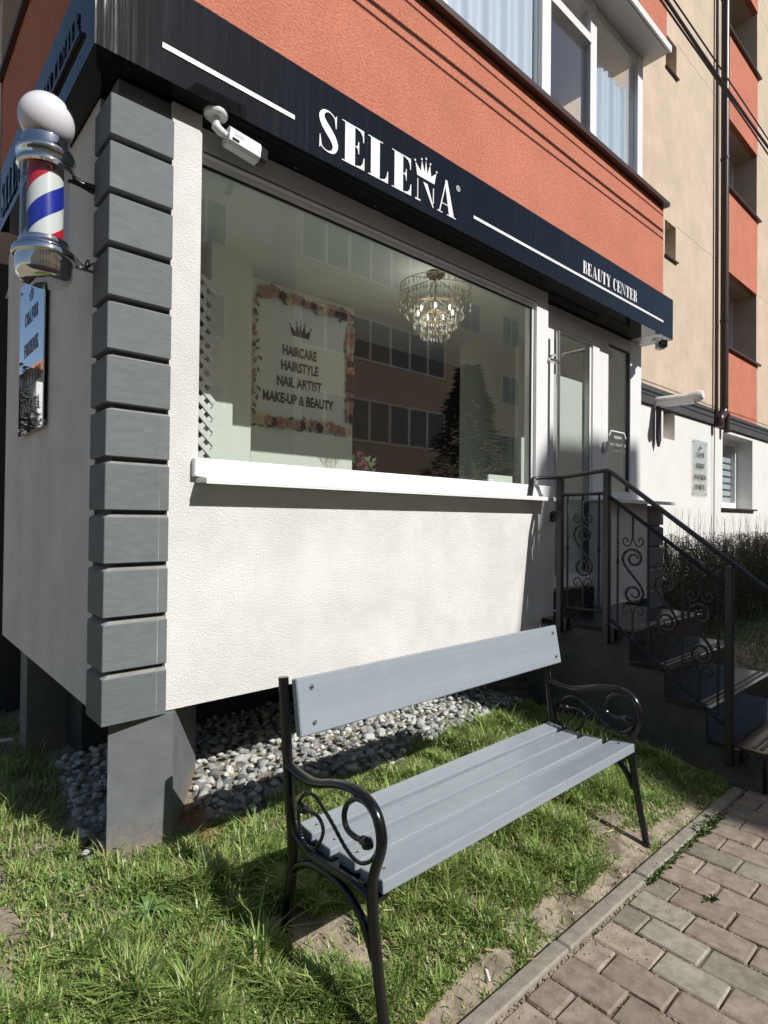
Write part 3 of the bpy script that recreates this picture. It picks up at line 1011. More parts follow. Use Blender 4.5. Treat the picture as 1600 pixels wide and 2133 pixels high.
def quoin(x0, x1, y0, y1, z0, z1, dp=.032, rise=.014):
    """a block whose top slopes back into the groove on its two outer sides"""
    zs = z1 - rise
    xi, yi = x0 + dp, y0 + dp
    vs = [(x0, y0, z0), (x1, y0, z0), (x1, y1, z0), (x0, y1, z0), (x0, y0, zs), (x1, y0, zs), (x1, y1, zs), (x0, y1, zs), (xi, yi, z1), (x1, yi, z1), (x1, y1, z1), (xi, y1, z1)]
    fs = [(0, 1, 2, 3), (0, 1, 5, 4), (1, 2, 6, 5), (2, 3, 7, 6), (3, 0, 4, 7), (4, 5, 9, 8), (5, 6, 10, 9), (6, 7, 11, 10), (7, 4, 8, 11), (8, 9, 10, 11)]
    b = bmesh.new()
    bv = [b.verts.new(v) for v in vs]
    for f_ in fs: b.faces.new([bv[i] for i in f_])
    bmesh.ops.recalc_face_normals(b, faces=list(b.faces))
    bmesh.ops.bevel(b, geom=[e for e in b.edges if e.calc_face_angle(0) > .5], offset=.0025, segments=1, affect='EDGES')
    o_ = MB().bm(b).build('quoin_block', [M['quoin'], M['quoin_ledge']], sal)
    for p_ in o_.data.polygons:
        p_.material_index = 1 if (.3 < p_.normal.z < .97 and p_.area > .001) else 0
    return o_


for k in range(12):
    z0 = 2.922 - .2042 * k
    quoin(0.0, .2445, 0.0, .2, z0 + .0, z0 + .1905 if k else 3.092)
# right lower quoins
MB().box(4.66, 4.95, .03, .22, .66, 1.60).build('corner_core', M['quoin'], sal)
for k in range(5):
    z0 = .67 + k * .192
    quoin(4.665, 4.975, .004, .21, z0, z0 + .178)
MB().box(4.70, 4.955, .24, 1.16, .6, 3.165).build('end_wall', M['white_smooth'], sal)
# floor slab, piers and the plinth under the shop
MB().box(.26, 3.0, .26, 1.6, .6835, .75).build('floor_slab', M['dark_conc'], sal)
p = MB()
p.prism([(.048, .075), (.274, -.002), (.62, .55), (.40, .64)], 'z', -.1, .676)
p.build('pier', M['pier'], sal)
MB().box(.04, .30, 1.50, 1.68, -.1, .68).build('pier', M['pier'], sal)
MB().box(.25, 3.0, 1.2, 1.5, -.1, .6).build('plinth', M['dark_conc'], sal)
MB().box(.15, 3.0, 2.1, 2.3, -.1, 3.1).build('rear_wall', M['dark_conc'], sal)

# big shop window
GY = .135
wx0, wx1, wz0, wz1 = .372, 3.135, 1.70, 3.098
f = MB()
f.box(.345, 3.02, -.012, .03, 1.637, 1.716, bev=.004)                         # lower cladding that stands proud of the wall
f.box(.373, 3.135, .03, GY + .05, 1.637, 1.712)
f.box(2.985, 3.135, GY - .04, GY + .06, 1.713, wz1)                            # right stile
f.box(.373, 3.135, GY - .038, GY + .06, 3.1, 3.176)                            # header
f.box(.373, 2.985, GY - .04, GY + .06, 3.06, wz1)                              # top
f.box(.373, .40, GY - .02, GY + .06, 1.713, 3.06)
f.box(.40, 2.985, GY - .015, GY + .02, 3.032, 3.058)
f.box(2.962, 2.984, GY - .015, GY + .02, 1.713, 3.03)
for x in (.62, 1.72, 2.70):
    f.box(x, x + .035, -.0145, -.0122, 1.655, 1.661); f.box(x, x + .005, -.0146, -.0123, 1.661, 1.676)
win = f.build('window', M['pvc'], sal)
MB().box(.40, 2.962, GY - .002, GY + .006, 1.713, 3.032).build('pane', M['glass'], win)
g = MB()
g.box(.401, 2.961, GY - .012, GY - .003, 3.020, 3.031).box(2.950, 2.961, GY - .012, GY - .003, 1.716, 3.019).box(.401, 2.949, GY - .012, GY - .003, 1.7135, 1.722)
g.box(.401, 2.98, GY - .043, GY - .041, 3.066, 3.071)
g.build('gasket', M['rubber'], win)
mb = MB(); mb.box(.362, 2.965, -.088, .018, 1.612, 1.632, bev=.003); mb.box(.362, 2.965, -.0895, -.0845, 1.606, 1.612)
mb.build('window_sill', M['pvc'], sal)

# door unit, set back a little
DY = .20
f = MB()
f.box(3.20, 3.262, DY, DY + .08, .92, 3.165)
f.box(3.262, 4.08, DY, DY + .08, 3.10, 3.165)
f.box(4.08, 4.145, DY - .004, DY + .08, .92, 3.165)
df = f.build('door_frame', M['pvc'], sal)
f = MB()
f.box(3.266, 3.352, DY - .02, DY + .05, .935, 3.095).box(3.965, 4.074, DY - .02, DY + .05, .935, 3.095)
f.box(3.352, 3.965, DY - .02, DY + .05, 3.0, 3.095).box(3.352, 3.965, DY - .02, DY + .05, .935, 1.035)
f.box(3.352, 3.372, DY - .004, DY + .04, 1.035, 3.0).box(3.93, 3.965, DY - .004, DY + .04, 1.035, 3.0)
f.box(3.372, 3.93, DY - .004, DY + .04, 2.975, 3.0)
door = f.build('door', M['pvc'], sal)
MB().box(3.372, 3.93, DY + .01, DY + .018, 1.035, 2.975).build('pane', M['glass'], door)
mb = MB()
mb.tube([(3.30, DY - .09, 1.05), (3.30, DY - .09, 2.93)], .016, 10)
for z in (1.3, 2.75):
    mb.tube([(3.30, DY - .09, z), (3.30, DY - .02, z)], .009, 8)
mb.build('handle', M['steel'], door, smooth=True)
MB().box(3.13, 3.27, DY - .13, DY - .09, 2.665, 2.685).build('door_closer', M['steel'], door)
g = MB(); g.box(4.074, 4.080, DY - .006, DY + .05, .935, 3.095); g.box(3.925, 3.931, DY - .006, DY - .003, 1.04, 2.97); g.build('gasket', M['rubber'], door)
# side light right of the door
f = MB()
f.box(4.147, 4.262, DY - .004, DY + .08, 1.66, 3.165).box(4.69, 4.915, DY - .004, DY + .08, 1.66, 3.165)
f.box(4.262, 4.69, DY, DY + .08, 3.06, 3.165).box(4.262, 4.69, DY, DY + .08, 1.66, 1.74)
f.box(4.147, 4.262, DY, DY + .08, .9, 1.655)
sw = f.build('window', M['pvc'], sal)
MB().box(4.262, 4.69, DY + .02, DY + .028, 1.74, 3.06).build('pane', M['glass'], sw)
g = MB(); g.box(4.655, 4.661, DY + .01, DY + .019, 1.745, 3.055); g.box(4.263, 4.654, DY + .01, DY + .019, 3.045, 3.055); g.box(4.683, 4.689, DY + .01, DY + .019, 1.745, 3.055)
g.build('gasket', M['rubber'], sw)
MB().box(4.165, 4.20, DY - .045, DY - .006, 2.07, 2.17, bev=.006).build('door_bell', M['steel'], sal)
mb = MB(); mb.box(3.90, 5.03, -.08, DY - .006, 1.637, 1.652); mb.box(3.90, 5.03, -.083, -.08, 1.622, 1.652)
mb.build('window_sill', M['pvc'], sal)
MB().box(3.11, 3.93, DY - .06, DY + .1, .775, .918).build('door_step', M['granite'], sal)
MB().box(3.02, 3.125, .03, DY + .08, .78, 1.632).build('door_jamb', M['white_smooth'], sal)
MB().box(3.137, 3.198, DY + .01, DY + .07, 1.6, 3.165).build('door_jamb', M['pvc'], sal)
# opening hours on the side light
fn = lambda u, v, d: (u, DY + .019 - d, v)
hrs = MB()
hrs.prism([(4.325, 2.245), (4.36, 2.295), (4.62, 2.295), (4.655, 2.245), (4.646, 2.235), (4.616, 2.285), (4.364, 2.285), (4.334, 2.235)], 'y', DY + .0165, DY + .0195)
hrs.build('notice_border', M['letter'], sal)
sans_line('PROGRAM', fn, 4.42, 4.56, 2.225, .024, M['letter'], sal, depth=.002)
sans_line('Luni - Vineri 9 - 18', fn, 4.34, 4.645, 2.155, .032, M['letter'], sal, depth=.002)
sans_line('Sambata 10 - 16', fn, 4.36, 4.63, 2.10, .030, M['letter'], sal, depth=.002)

# inside of the shop
iw = MB()
iw.box(.21, .25, .25, 2.1, .7, 3.25)                              # left inner wall
iw.box(.25, 4.7, .26, 2.1, 3.20, 3.25)                            # ceiling
iw.box(.93, 1.085, 1.10, 1.16, .9, 3.2)
iw.box(1.085, 1.292, 1.235, 1.29, .9, 3.2)
iw.box(3.72, 4.68, 1.40, 1.46, .9, 3.2)
iw.build('inner_wall', M['mint'], sal)
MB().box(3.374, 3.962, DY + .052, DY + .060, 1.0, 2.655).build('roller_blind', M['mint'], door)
MB().box(4.05, 4.66, 1.0, 1.04, .9, 3.2).build('inner_wall', M['mint'], sal)
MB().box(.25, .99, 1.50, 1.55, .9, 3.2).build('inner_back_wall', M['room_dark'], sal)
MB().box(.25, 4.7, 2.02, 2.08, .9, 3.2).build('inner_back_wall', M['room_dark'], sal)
MB().box(.25, 4.7, .26, 2.05, .86, .90).build('inner_floor', mat('floor_tiles', (.55, .53, .5), rough=.3), sal)
MB().box(.40, 2.95, GY + .06, GY + .25, 1.66, 1.705).build('inner_sill', M['mint'], sal)

# ------------------------------------------------------------------ sign above the shop
sg = thing('shop_sign', 'glossy black fascia sign with white serif lettering wrapping the salon corner', 'sign', (2.4, -.07, 3.36))
FY, FX, FZ0, FZ1 = -.07, -.08, 3.178, 3.557
seams = [FX, 2.97, 4.985]
for a, b in zip(seams[:-1], seams[1:]):
    MB().box(a + .001, b - .001, FY, FY + .02, FZ0, FZ1).build('front_panel', M['fascia'], sg)
MB().box(FX + .001, FX + .02, FY + .021, 1.83, FZ0, FZ1).build('side_panel', M['fascia'], sg)
MB().box(4.964, 4.984, FY + .021, .6, FZ0, FZ1).build('side_panel', M['fascia'], sg)
MB().box(FX + .021, 4.963, FY + .021, .17, FZ1 - .02, FZ1 - .004).build('top_panel', M['fascia'], sg)
mb = MB(); mb.box(FX + .021, 4.69, FY + .021, .24, FZ0 + .002, FZ0 + .015); mb.box(FX + .021, .02, .241, 1.82, FZ0 + .002, FZ0 + .015)
mb.build('soffit', M['fascia'], sg)
MB().box(4.692, 4.963, FY + .021, .9, FZ0 + .001, FZ0 + .014).build('soffit_end', M['pvc'], sg)
sc = MB()
for k in range(9):
    sc.lathe([(0.0, -.004), (.007, -.004), (.007, .003)], 8, (.35 + k * .52, .07, FZ0 + .0015))
sc.build('screw', M['steel'], sg)
ff = lambda u, v, d: (u, FY - d, v)
MB().box(.164, .771, FY - .004, FY - .001, 3.294, 3.314).build('white_line', M['letter'], sg)
MB().box(2.051, 4.763, FY - .004, FY - .001, 3.293, 3.311).build('white_line', M['letter'], sg)
LH, LZ = .2, 3.226
for ch, a, b in [('S', .903, 1.026), ('E', 1.045, 1.2), ('L', 1.213, 1.362), ('E', 1.377, 1.532), ('A', 1.725, 1.888)]:
    g, w = glyph(ch, .235 if ch in 'EL' else .17, .026)
    mb = MB()
    glyph_mesh(mb, g, lambda u, v, d: ff(a + u / w * (b - a), LZ + v * LH, d), .004)
    mb.build('letter', M['letter'], sg)
mb = MB()
glyph_mesh(mb, [rect(1.568, 3.235, 1.574, 3.345), rect(1.552, 3.226, 1.592, 3.2345), ('p', [(1.613, 3.343), (1.648, 3.340), (1.699, 3.226), (1.690, 3.226)]),
                rect(1.692, 3.25, 1.699, 3.335)], ff, .004)
mb.build('letter', M['letter'], sg)
mb = MB()
glyph_mesh(mb, crown_shapes(), lambda u, v, d: ff(1.549 + u * .172, 3.362 + v * .108, d), .004)
mb.build('crown_emblem', M['letter'], sg)
mb = MB()
for r_ in (.017,):
    n = 20
    L = [(1.908 + r_ * math.cos(2 * PI * i / n), 3.418 + 1.0 * r_ * math.sin(2 * PI * i / n)) for i in range(n)]
    R = [(1.908 + (r_ - .004) * math.cos(2 * PI * i / n), 3.418 + (r_ - .004) * math.sin(2 * PI * i / n)) for i in range(n)]
    mb.add([ff(*p, .004) for p in L + R], [(i, (i + 1) % n, n + (i + 1) % n, n + i) for i in range(n)])
mb.build('registered_ring', M['letter'], sg)
serif_line('R', ff, 1.902, 1.914, 3.409, .018, M['letter'], sg, depth=.004)
serif_line('BEAUTY CENTER', ff, 3.335, 4.229, 3.338, .094, M['letter'], sg, tw=.20, gap=.07, depth=.004)
fs_ = lambda u, v, d: (FX - d, u, v)
serif_line('BEAUTY CENTER', lambda u, v, d: fs_(-u, v, d), -.95, -.13, 3.335, .092, M['letter_dark'], sg, tw=.20, gap=.07, depth=.004)
serif_line('SELENA', lambda u, v, d: fs_(-u, v, d), -1.78, -1.12, 3.235, .19, M['letter_dark'], sg, tw=.20, gap=.10, depth=.004)
MB().box(FX - .012, FX - .0005, .09, .95, 3.300, 3.318).build('dark_line', M['letter_dark'], sg)

# ------------------------------------------------------------------ barber pole
bp = thing('barber_pole', 'chrome barber pole with white globe and red white blue stripes on the salon corner', 'barber pole', (-.172, .2, 2.36))
c = (-.172, .2, 0)
sph = [(.097 * math.sin(t), 2.985 - .097 * math.cos(t)) for t in np.linspace(.42, PI, 22)]
MB().lathe(sph, 40, c).build('globe', M['globe'], bp, smooth=True)
MB().lathe([(.0, 2.905), (.075, 2.905), (.083, 2.900), (.086, 2.868), (.088, 2.862), (.098, 2.858), (.102, 2.846), (.101, 2.833), (.096, 2.826), (.094, 2.812), (.098, 2.806),
            (.098, 2.794), (.090, 2.786), (.05, 2.786)], 44, c).build('cap', M['chrome'], bp, smooth=True)
MB().lathe([(.083, 2.79), (.083, 2.50)], 44, c).build('glass_tube', M['tubeglass'], bp, smooth=True)
dr = MB().lathe([(.062, 2.50 + .29 * k / 20) for k in range(21)], 48, c).build('drum', M['stripe'], bp, smooth=True)
for nm, ma, zoff in (('blue_stripe', 'pole_blue', 2.70), ('red_stripe', 'pole_red', 2.535)):
    vs, fs = [], []
    N = 120
    for i in range(N + 1):
        a = math.radians(-26) + (i / N - .5) * 4 * PI
        zc = zoff + .33 * (a - math.radians(-26)) / (2 * PI)
        for q in range(2):
            z = min(2.788, max(2.502, zc + (q - .5) * .088))
            vs.append((-.172 + .0626 * math.cos(a), .2 + .0626 * math.sin(a), z))
    for i in range(N):
        if vs[2 * i + 1][2] - vs[2 * i][2] > .001 or vs[2 * i + 3][2] - vs[2 * i + 2][2] > .001:
            fs.append((2 * i, 2 * i + 2, 2 * i + 3, 2 * i + 1))
    sm = MB(); sm.add(vs, fs)
    sm.build(nm, M[ma], dr, smooth=True)
MB().lathe([(.05, 2.515), (.086, 2.515), (.088, 2.508), (.088, 2.497), (.093, 2.492), (.094, 2.484), (.106, 2.478), (.110, 2.470), (.110, 2.452), (.105, 2.447), (.098, 2.446),
            (.098, 2.40), (.093, 2.378), (.080, 2.362), (.06, 2.356), (.0, 2.356)], 44, c).build('base', M['chrome'], bp, smooth=True)
MB().tube([(-.09, .2, 2.80), (-.05, .2, 2.79), (.0, .2, 2.785)], [.02, .013, .02], 10).build('bracket', M['black_metal'], bp, smooth=True)
MB().tube([(-.08, .2, 2.455), (.0, .2, 2.45)], [.009, .007], 8).build('bracket', M['steel'], bp, smooth=True)
cu = [(-.075 + .05 * t + .012 * math.sin(9 * t), .19 + .01 * math.cos(11 * t), 2.475 + .016 * math.sin(13 * t + 1)) for t in np.linspace(0, 1.4, 40)]
MB().tube(cu, .003, 5).build('power_cable', M['cable'], bp, smooth=True)


# ------------------------------------------------------------------ security cameras
def sec_cam(label, base, aim, L=.15, r=.036):
    t = thing('security_camera', label, 'security camera', base, 'security cameras under the sign')
    b = Vector(base)
    MB().lathe([(0, 0), (.05, 0), (.05, -.010), (.046, -.016), (.02, -.020), (.018, -.045), (.0, -.045)], 28, base).build('mount_base', M['cam_white'], t, smooth=True)
    s = MB()
    for k in range(3):
        a = 2 * PI * k / 3 + .4
        s.lathe([(0, -.0175), (.005, -.0175), (.005, -.014)], 8, (b.x + .036 * math.cos(a), b.y + .036 * math.sin(a), b.z))
    s.build('screw', M['cam_black'], t)
    d = Vector(aim).normalized()
    j = b + Vector((0, 0, -.05))
    rear = j + d * .05 + Vector((0, 0, -.018))
    MB().tube([b + Vector((0, 0, -.035)), j + Vector((0, 0, -.005)), j + d * .02 + Vector((0, 0, -.014)), rear], [.017, .02, .019, .014], 12).build('neck', M['cam_white'], t, smooth=True)
    side = d.cross(Vector((0, 0, 1))).normalized()
    up = side.cross(d)
    mtx = Matrix((d, side, up)).transposed().to_4x4(); mtx.translation = rear
    prof = [(-.034, -.030), (-.034, .018), (-.022, .034), (.022, .034), (.034, .018), (.034, -.030), (.018, -.042), (-.018, -.042)]
    vs = [mtx @ Vector((0, u, w)) for u, w in prof] + [mtx @ Vector((L, u * 1.06, w * 1.06)) for u, w in prof]
    n = len(prof)
    bm_ = MB(); bm_.add(vs, [tuple(range(n)), tuple(range(2 * n - 1, n - 1, -1))] + [(i, (i + 1) % n, (i + 1) % n + n, i + n) for i in range(n)])
    bm_.build('body', M['cam_white'], t)
    rim = MB(); vs = [mtx @ Vector((L + .001, u * 1.0, w * 1.0)) for u, w in prof] + [mtx @ Vector((L + .035, u * .97, w * .97)) for u, w in prof]
    rim.add(vs, [tuple(range(n)), tuple(range(2 * n - 1, n - 1, -1))] + [(i, (i + 1) % n, (i + 1) % n + n, i + n) for i in range(n)])
    rim.build('hood', M['cam_black'], t)
    ln = MB(); ln.lathe([(0, .006), (.014, .004), (.016, 0)], 16, mtx @ Vector((L + .0355, 0, 0)), mtx=mtx.to_3x3().to_4x4() @ Matrix.Rotation(PI / 2, 4, 'Y'))
    ln.build('lens', M['glass'], t)
    lab = MB(); q = [(.02, -.004), (.02, .012), (.065, .012), (.065, -.004)]
    lab.add([mtx @ Vector((a, .0352, w)) for a, w in q], [(0, 1, 2, 3)])
    lab.build('printed_label', mat('label_grey', (.45, .46, .46), rough=.5), t)
    st = MB(); q = [(.012, -.026), (.012, -.014), (.045, -.014), (.045, -.026)]
    st.add([mtx @ Vector((a, .0362, w)) for a, w in q], [(0, 1, 2, 3)])
    st.build('rating_sticker', M['cam_black'], t)
    return t


sec_cam('white bullet security camera under the sign above the left end of the shop window', (.412, -.022, 3.179), (1, .02, -.10))
sec_cam('security camera with black face hanging below the far right end of the sign', (4.86, .02, 3.178), (-.75, -.62, -.12), L=.10, r=.04)


# ------------------------------------------------------------------ wall plaques
def plaque(name, label, fn, u0, u1, v0, v1, material, ink, mirror_text=False):
    t = thing(name, label, 'sign', fn((u0 + u1) / 2, v0, 0))
    m_ = MB()
    vs = [fn(u, v, d) for d in (.018, .024) for u, v in ((u0, v0), (u1, v0), (u1, v1), (u0, v1))]
    m_.add(vs, [(0, 1, 2, 3), (4, 5, 6, 7), (0, 1, 5, 4), (1, 2, 6, 5), (2, 3, 7, 6), (3, 0, 4, 7)])
    m_.build('plate', material, t)
    W_, H_ = u1 - u0, v1 - v0
    mb = MB(); glyph_mesh(mb, crown_shapes(), lambda u, v, d: fn(u0 + W_ * (.42 + .16 * u), v0 + H_ * (.84 + .07 * v), .0245 + d), .001)
    mb.build('crown_emblem', ink, t)
    for s, vv, a, b in [('COAFOR', .70, .24, .76), ('FRIZERIE', .50, .22, .78), ('MANICHIURA', .30, .08, .92), ('COSMETICA', .12, .12, .88)]:
        serif_line(s, lambda u, v, d: fn(u, v, .0245 + d), u0 + W_ * a, u0 + W_ * b, v0 + H_ * vv, H_ * .085, ink, t, tw=.2, gap=.08, depth=.001, single=True, name='lettering')
    pins = MB()
    for a in (.06, .94):
        for b in (.04, .96):
            p = fn(u0 + W_ * a, v0 + H_ * b, 0); q = fn(u0 + W_ * a, v0 + H_ * b, .028)
            pins.tube([p, q], .009, 8)
    pins.build('standoff', M['steel'], t)
    return t


plaque('wall_plaque', 'mirrored plaque reading COAFOR FRIZERIE on the shaded left wall below the barber pole', lambda u, v, d: (.018 - d, -u, v), -1.61, -1.01, 1.92, 2.78, M['mirror'], M['letter_dark'])
plaque('wall_plaque', 'clear plaque with dark lettering on the sunlit white wall behind the hedge', lambda u, v, d: (u, YB + .01 - d, v), 8.83, 9.43, 1.875, 2.75, M['acrylic'], M['letter_dark'])

# ------------------------------------------------------------------ entrance stairs
st = thing('entrance_stairs', 'dark concrete entrance steps with black granite treads leading to the salon door', 'stairs', (3.5, -.7, 0))
SX0, SX1 = 2.955, 4.12
lev = [(.02 + .12, -.645, .77), (-.60, -.865, .585), (-.83, -1.10, .405), (-1.07, -1.375, .225)]
prof = [(.14, -.05), (.14, .742), (-.625, .742), (-.625, .557), (-.845, .557), (-.845, .377), (-1.08, .377), (-1.08, .197), (-1.355, .197), (-1.355, -.05)]
mb = MB(); mb.prism(prof, 'x', SX0 + .012, SX1 - .012); mb.build('flank', M['dark_conc'], st)
for k, (ya, yb_, z) in enumerate(lev):
    y1 = ya if k == 0 else lev[k - 1][1] + .022
    MB().box(SX0, SX1, yb_, y1, z - .027, z, bev=.002).build('tread', M['granite'], st)
    for q in (0, 1):
        MB().box(SX0 + .05, SX1 - .02, yb_ + .030 + q * .035, yb_ + .047 + q * .035, z + .0005, z + .004).build('grip_strip', M['strip'], st)
    if k < 3:
        MB().box(SX0 + .01, SX1 - .01, yb_ + .0195, yb_ + .0215 + .01, lev[k + 1][2] + .001, z - .028).build('riser', M['granite'], st)
MB().box(SX0 + .01, SX1 - .01, -1.372, -1.358, -.01, .196).build('riser', M['granite'], st)

# ------------------------------------------------------------------ stair railing
rl = thing('stair_railing', 'black wrought iron stair railing with scroll panels beside the salon entrance', 'railing', (2.92, -.7, .15))
RX = 2.92
RM = M['rail_black']


def sqbar(pts, r, name, smooth=False):
    m_ = MB(); m_.tube(pts, r, 4); return m_.build(name, RM, rl)


def twisted(y, z0, z1, r=.0075, knob=True, parent=None):
    m_ = MB()
    n = max(10, int((z1 - z0) / .007))
    zc = (z0 + z1) / 2 + .02
    pts, rs = [], []
    for i in range(n + 1):
        z = z0 + (z1 - z0) * i / n
        pts.append((RX, y, z)); rs.append(r * (1 + .7 * math.exp(-((z - zc) / .011) ** 2)) if knob else r)
    m_.tube(pts, rs, 4, twist=.42)
    m_.build('picket', RM, rl)


for y, za, zt in ((-.148, .70, 1.755), (-.487, .675, 1.785), (-1.205, .12, 1.225)):
    MB().box(RX - .02, RX + .02, y - .02, y + .02, za, zt, bev=.003).build('post', RM, rl)
    mt = MB(); mt.lathe([(0, -.006), (.045, -.006), (.045, .006), (0, .006)], 16, (SX0 + .004, y - .035, za + .06), mtx=Matrix.Rotation(PI / 2, 4, 'Y'))
    mt.box(RX, SX0, y - .05, y + .02, za + .02, za + .10)
    for a in (.3, 1.7, 3.5):
        mt.lathe([(0, -.004), (.007, -.004), (.007, .004)], 6, (SX0 - .006, y - .035 + .03 * math.cos(a), za + .06 + .03 * math.sin(a)), mtx=Matrix.Rotation(-PI / 2, 4, 'Y'))
    mt.build('mounting_plate', RM, rl)
hr = spline([(2.73, -.03, 1.635), (2.76, -.03, 1.74), (2.80, -.035, 1.762), (2.88, -.11, 1.766), (2.92, -.20, 1.772), (2.92, -.44, 1.796), (2.92, -.50, 1.790), (2.92, -.56, 1.750),
             (2.92, -.9, 1.488), (2.92, -1.385, 1.112)], 6)
MB().tube(hr, .019, 10, sy=.75).build('handrail', RM, rl, smooth=True)
sqbar([(RX, -.148, 1.645), (RX, -.487, 1.65)], .011, 'rail')
sqbar([(RX, -.148, .873), (RX, -.487, .880)], .011, 'rail')
sqbar([(RX, -.487, 1.64), (RX, -1.205, 1.098)], .012, 'rail')
sqbar([(RX, -.487, .855), (RX, -1.205, .322)], .012, 'rail')
topz = lambda y: 1.64 - (-.487 - y) * .755 if y < -.487 else 1.647
botz = lambda y: .855 - (-.487 - y) * .742 if y < -.487 else .876
for y in (-.205, -.432, -.561, -.756, -.956, -1.148):
    twisted(y, botz(y), topz(y))


def spiral(cy, cz, r0_, r1_, a0, a1, n=26):
    return [(cy + (r0_ + (r1_ - r0_) * k / n) * math.cos(a0 + (a1 - a0) * k / n), cz + (r0_ + (r1_ - r0_) * k / n) * math.sin(a0 + (a1 - a0) * k / n)) for k in range(n + 1)]


def scroll(y, zc):
    H = .175
    # an S: round the upper curl, down the diagonal, round the lower curl (right in the picture is -y)
    R = .066

    def curl(cz, a0, n=26):
        out = []
        for k in range(n + 1):
            t = k / n
            r_ = R * (1 - .74 * t ** .9)
            a = a0 - t * 3.4 * PI * .88
            out.append((y - (r_ * math.cos(a) + (0 if t < .01 else .012 * t)), cz + r_ * math.sin(a)))
        return out
    up = list(reversed(curl(zc + H - R, PI)))
    dn = curl(zc - H + R, 0.0)
    A, B = np.array(up[-1]), np.array(dn[0])
    mid = []
    for k in range(1, 12):
        t = k / 12
        h1 = 3 * t * t - 2 * t ** 3
        mid.append((A[0] + (B[0] - A[0]) * h1, A[1] + (B[1] - A[1]) * t))
    q = [(RX, a, b) for a, b in up + mid + dn]
    n = len(q)
    m_ = MB(); m_.tube(q, [.0048 + .0042 * min(1, min(i, n - 1 - i) / 10) for i in range(n)], 6, twist=.5)
    for s in (1, -1):
        zt = zc + s * H
        for d in (1, -1):
            c_ = spiral(y + d * .034, zt + s * .030, .020, .030, (0.2 if d < 0 else PI - .2) , 0, 2)
            pth = [(y, zt + s * .095), (y + d * .004, zt + s * .06), (y + d * .016, zt + s * .024), (y + d * .038, zt + s * .010), (y + d * .060, zt + s * .024),
                   (y + d * .064, zt + s * .048), (y + d * .050, zt + s * .062), (y + d * .036, zt + s * .052), (y + d * .038, zt + s * .038)]
            m_.tube([(RX, a, b) for a, b in [tuple(p_) for p_ in spline(pth, 4)]], .0052, 6)
    m_.build('scroll', RM, rl, smooth=True)
    for z0, z1 in ((zc + H + .085, topz(y)), (botz(y), zc - H - .085)):
        if z1 - z0 > .03: twisted(y, z0, z1, knob=False)


for y, zc in ((-.317, 1.272), (-.658, 1.128), (-.857, .982), (-1.052, .828)):
    scroll(y, zc)
wb = MB(); wb.lathe([(0, -.006), (.04, -.006), (.04, .006), (0, .006)], 8, (3.09, .012, 1.50), mtx=Matrix.Rotation(PI / 2, 4, 'X'))
wb.tube([(3.09, .01, 1.50), (2.95, -.10, 1.49), (RX, -.148, 1.49)], .009, 6)
wb.build('wall_bracket', RM, rl)

# ------------------------------------------------------------------ bench
bn = thing('park_bench', 'grey painted slatted bench with black scrolled iron ends in front of the salon', 'bench', (1.2, -.9, .05))
BDX, BDY = .0946, .3225          # offsets of the bench in the scene


def by(y): return y + BDY


XL, XR = .402, 1.985
arm = [(-.985, .640), (-1.03, .632), (-1.106, .628), (-1.165, .640), (-1.218, .658), (-1.27, .672), (-1.325, .679), (-1.382, .672), (-1.425, .648), (-1.446, .61), (-1.452, .574),
       (-1.444, .537), (-1.426, .49), (-1.416, .448), (-1.416, .396), (-1.422, .33), (-1.438, .236), (-1.455, .144), (-1.475, .06), (-1.49, -.03)]
post = [(-.941, .925), (-.958, .78), (-.977, .627), (-1.002, .444), (-1.010, .36), (-1.003, .27), (-.985, .166), (-.962, .02)]
railp = [(-1.006, .47), (-1.018, .440), (-1.05, .415), (-1.11, .398), (-1.17, .398), (-1.223, .402), (-1.30, .408), (-1.36, .406), (-1.412, .40)]
brace = [(-.995, .24), (-1.015, .30), (-1.05, .335), (-1.111, .365), (-1.192, .378), (-1.265, .376), (-1.325, .357), (-1.372, .325), (-1.402, .285), (-1.425, .24)]
scr = [(-1.087, .526), (-1.135, .535), (-1.169, .522), (-1.179, .495), (-1.162, .457), (-1.124, .421), (-1.076, .421), (-1.053, .452), (-1.041, .496), (-1.047, .543),
       (-1.086, .581), (-1.134, .59), (-1.174, .57), (-1.221, .543), (-1.282, .50), (-1.324, .481), (-1.364, .481), (-1.407, .507), (-1.436, .55)]
scr2 = [(-1.40, .655), (-1.366, .660), (-1.333, .653), (-1.297, .623), (-1.284, .586), (-1.296, .554), (-1.334, .544), (-1.363, .548), (-1.372, .550)]
for X in (XL, XR):
    e = MB()

    def tr(pl, r, n=5, seg=10, **k):
        q = [(X, by(p[0]), p[1]) for p in spline(pl, n)]
        e.tube(q, r, seg, **k)
    tr(arm, .0172, sy=.85)
    tr(post, .0195, sy=.9)
    tr(railp, .0145, sy=.9)
    tr(brace, .013)
    fr = e.build('end_frame', M['black_metal'], bn, smooth=True)
    e = MB()
    tr(scr, .0062, 6, 6, twist=.6)
    tr(scr2, .0085, 6, 8)
    for (y, z, dy, dz) in ((-1.087, .526, .05, .0), (-1.365, .549, -.05, -.002)):
        q = [(X, by(y + dy * t), z + dz * t) for t in np.linspace(-.1, 1.0, 8)]
        e.tube(q, [.007, .014, .013, .018, .019, .016, .010, .002], 8)
    e.build('scroll', M['black_metal'], fr, smooth=True)
mb = MB()
bz = [(-.962, .918), (-.985, .730)]
v_t, v_b = Vector((0, by(-.958), .921)), Vector((0, by(-.992), .735))
d = (v_b - v_t).normalized(); nrm = Vector((0, d.z, -d.y))
if nrm.y > 0: nrm = -nrm
mtx = Matrix((Vector((1, 0, 0)), nrm, d)).transposed().to_4x4()
mtx.translation = v_t + nrm * .018
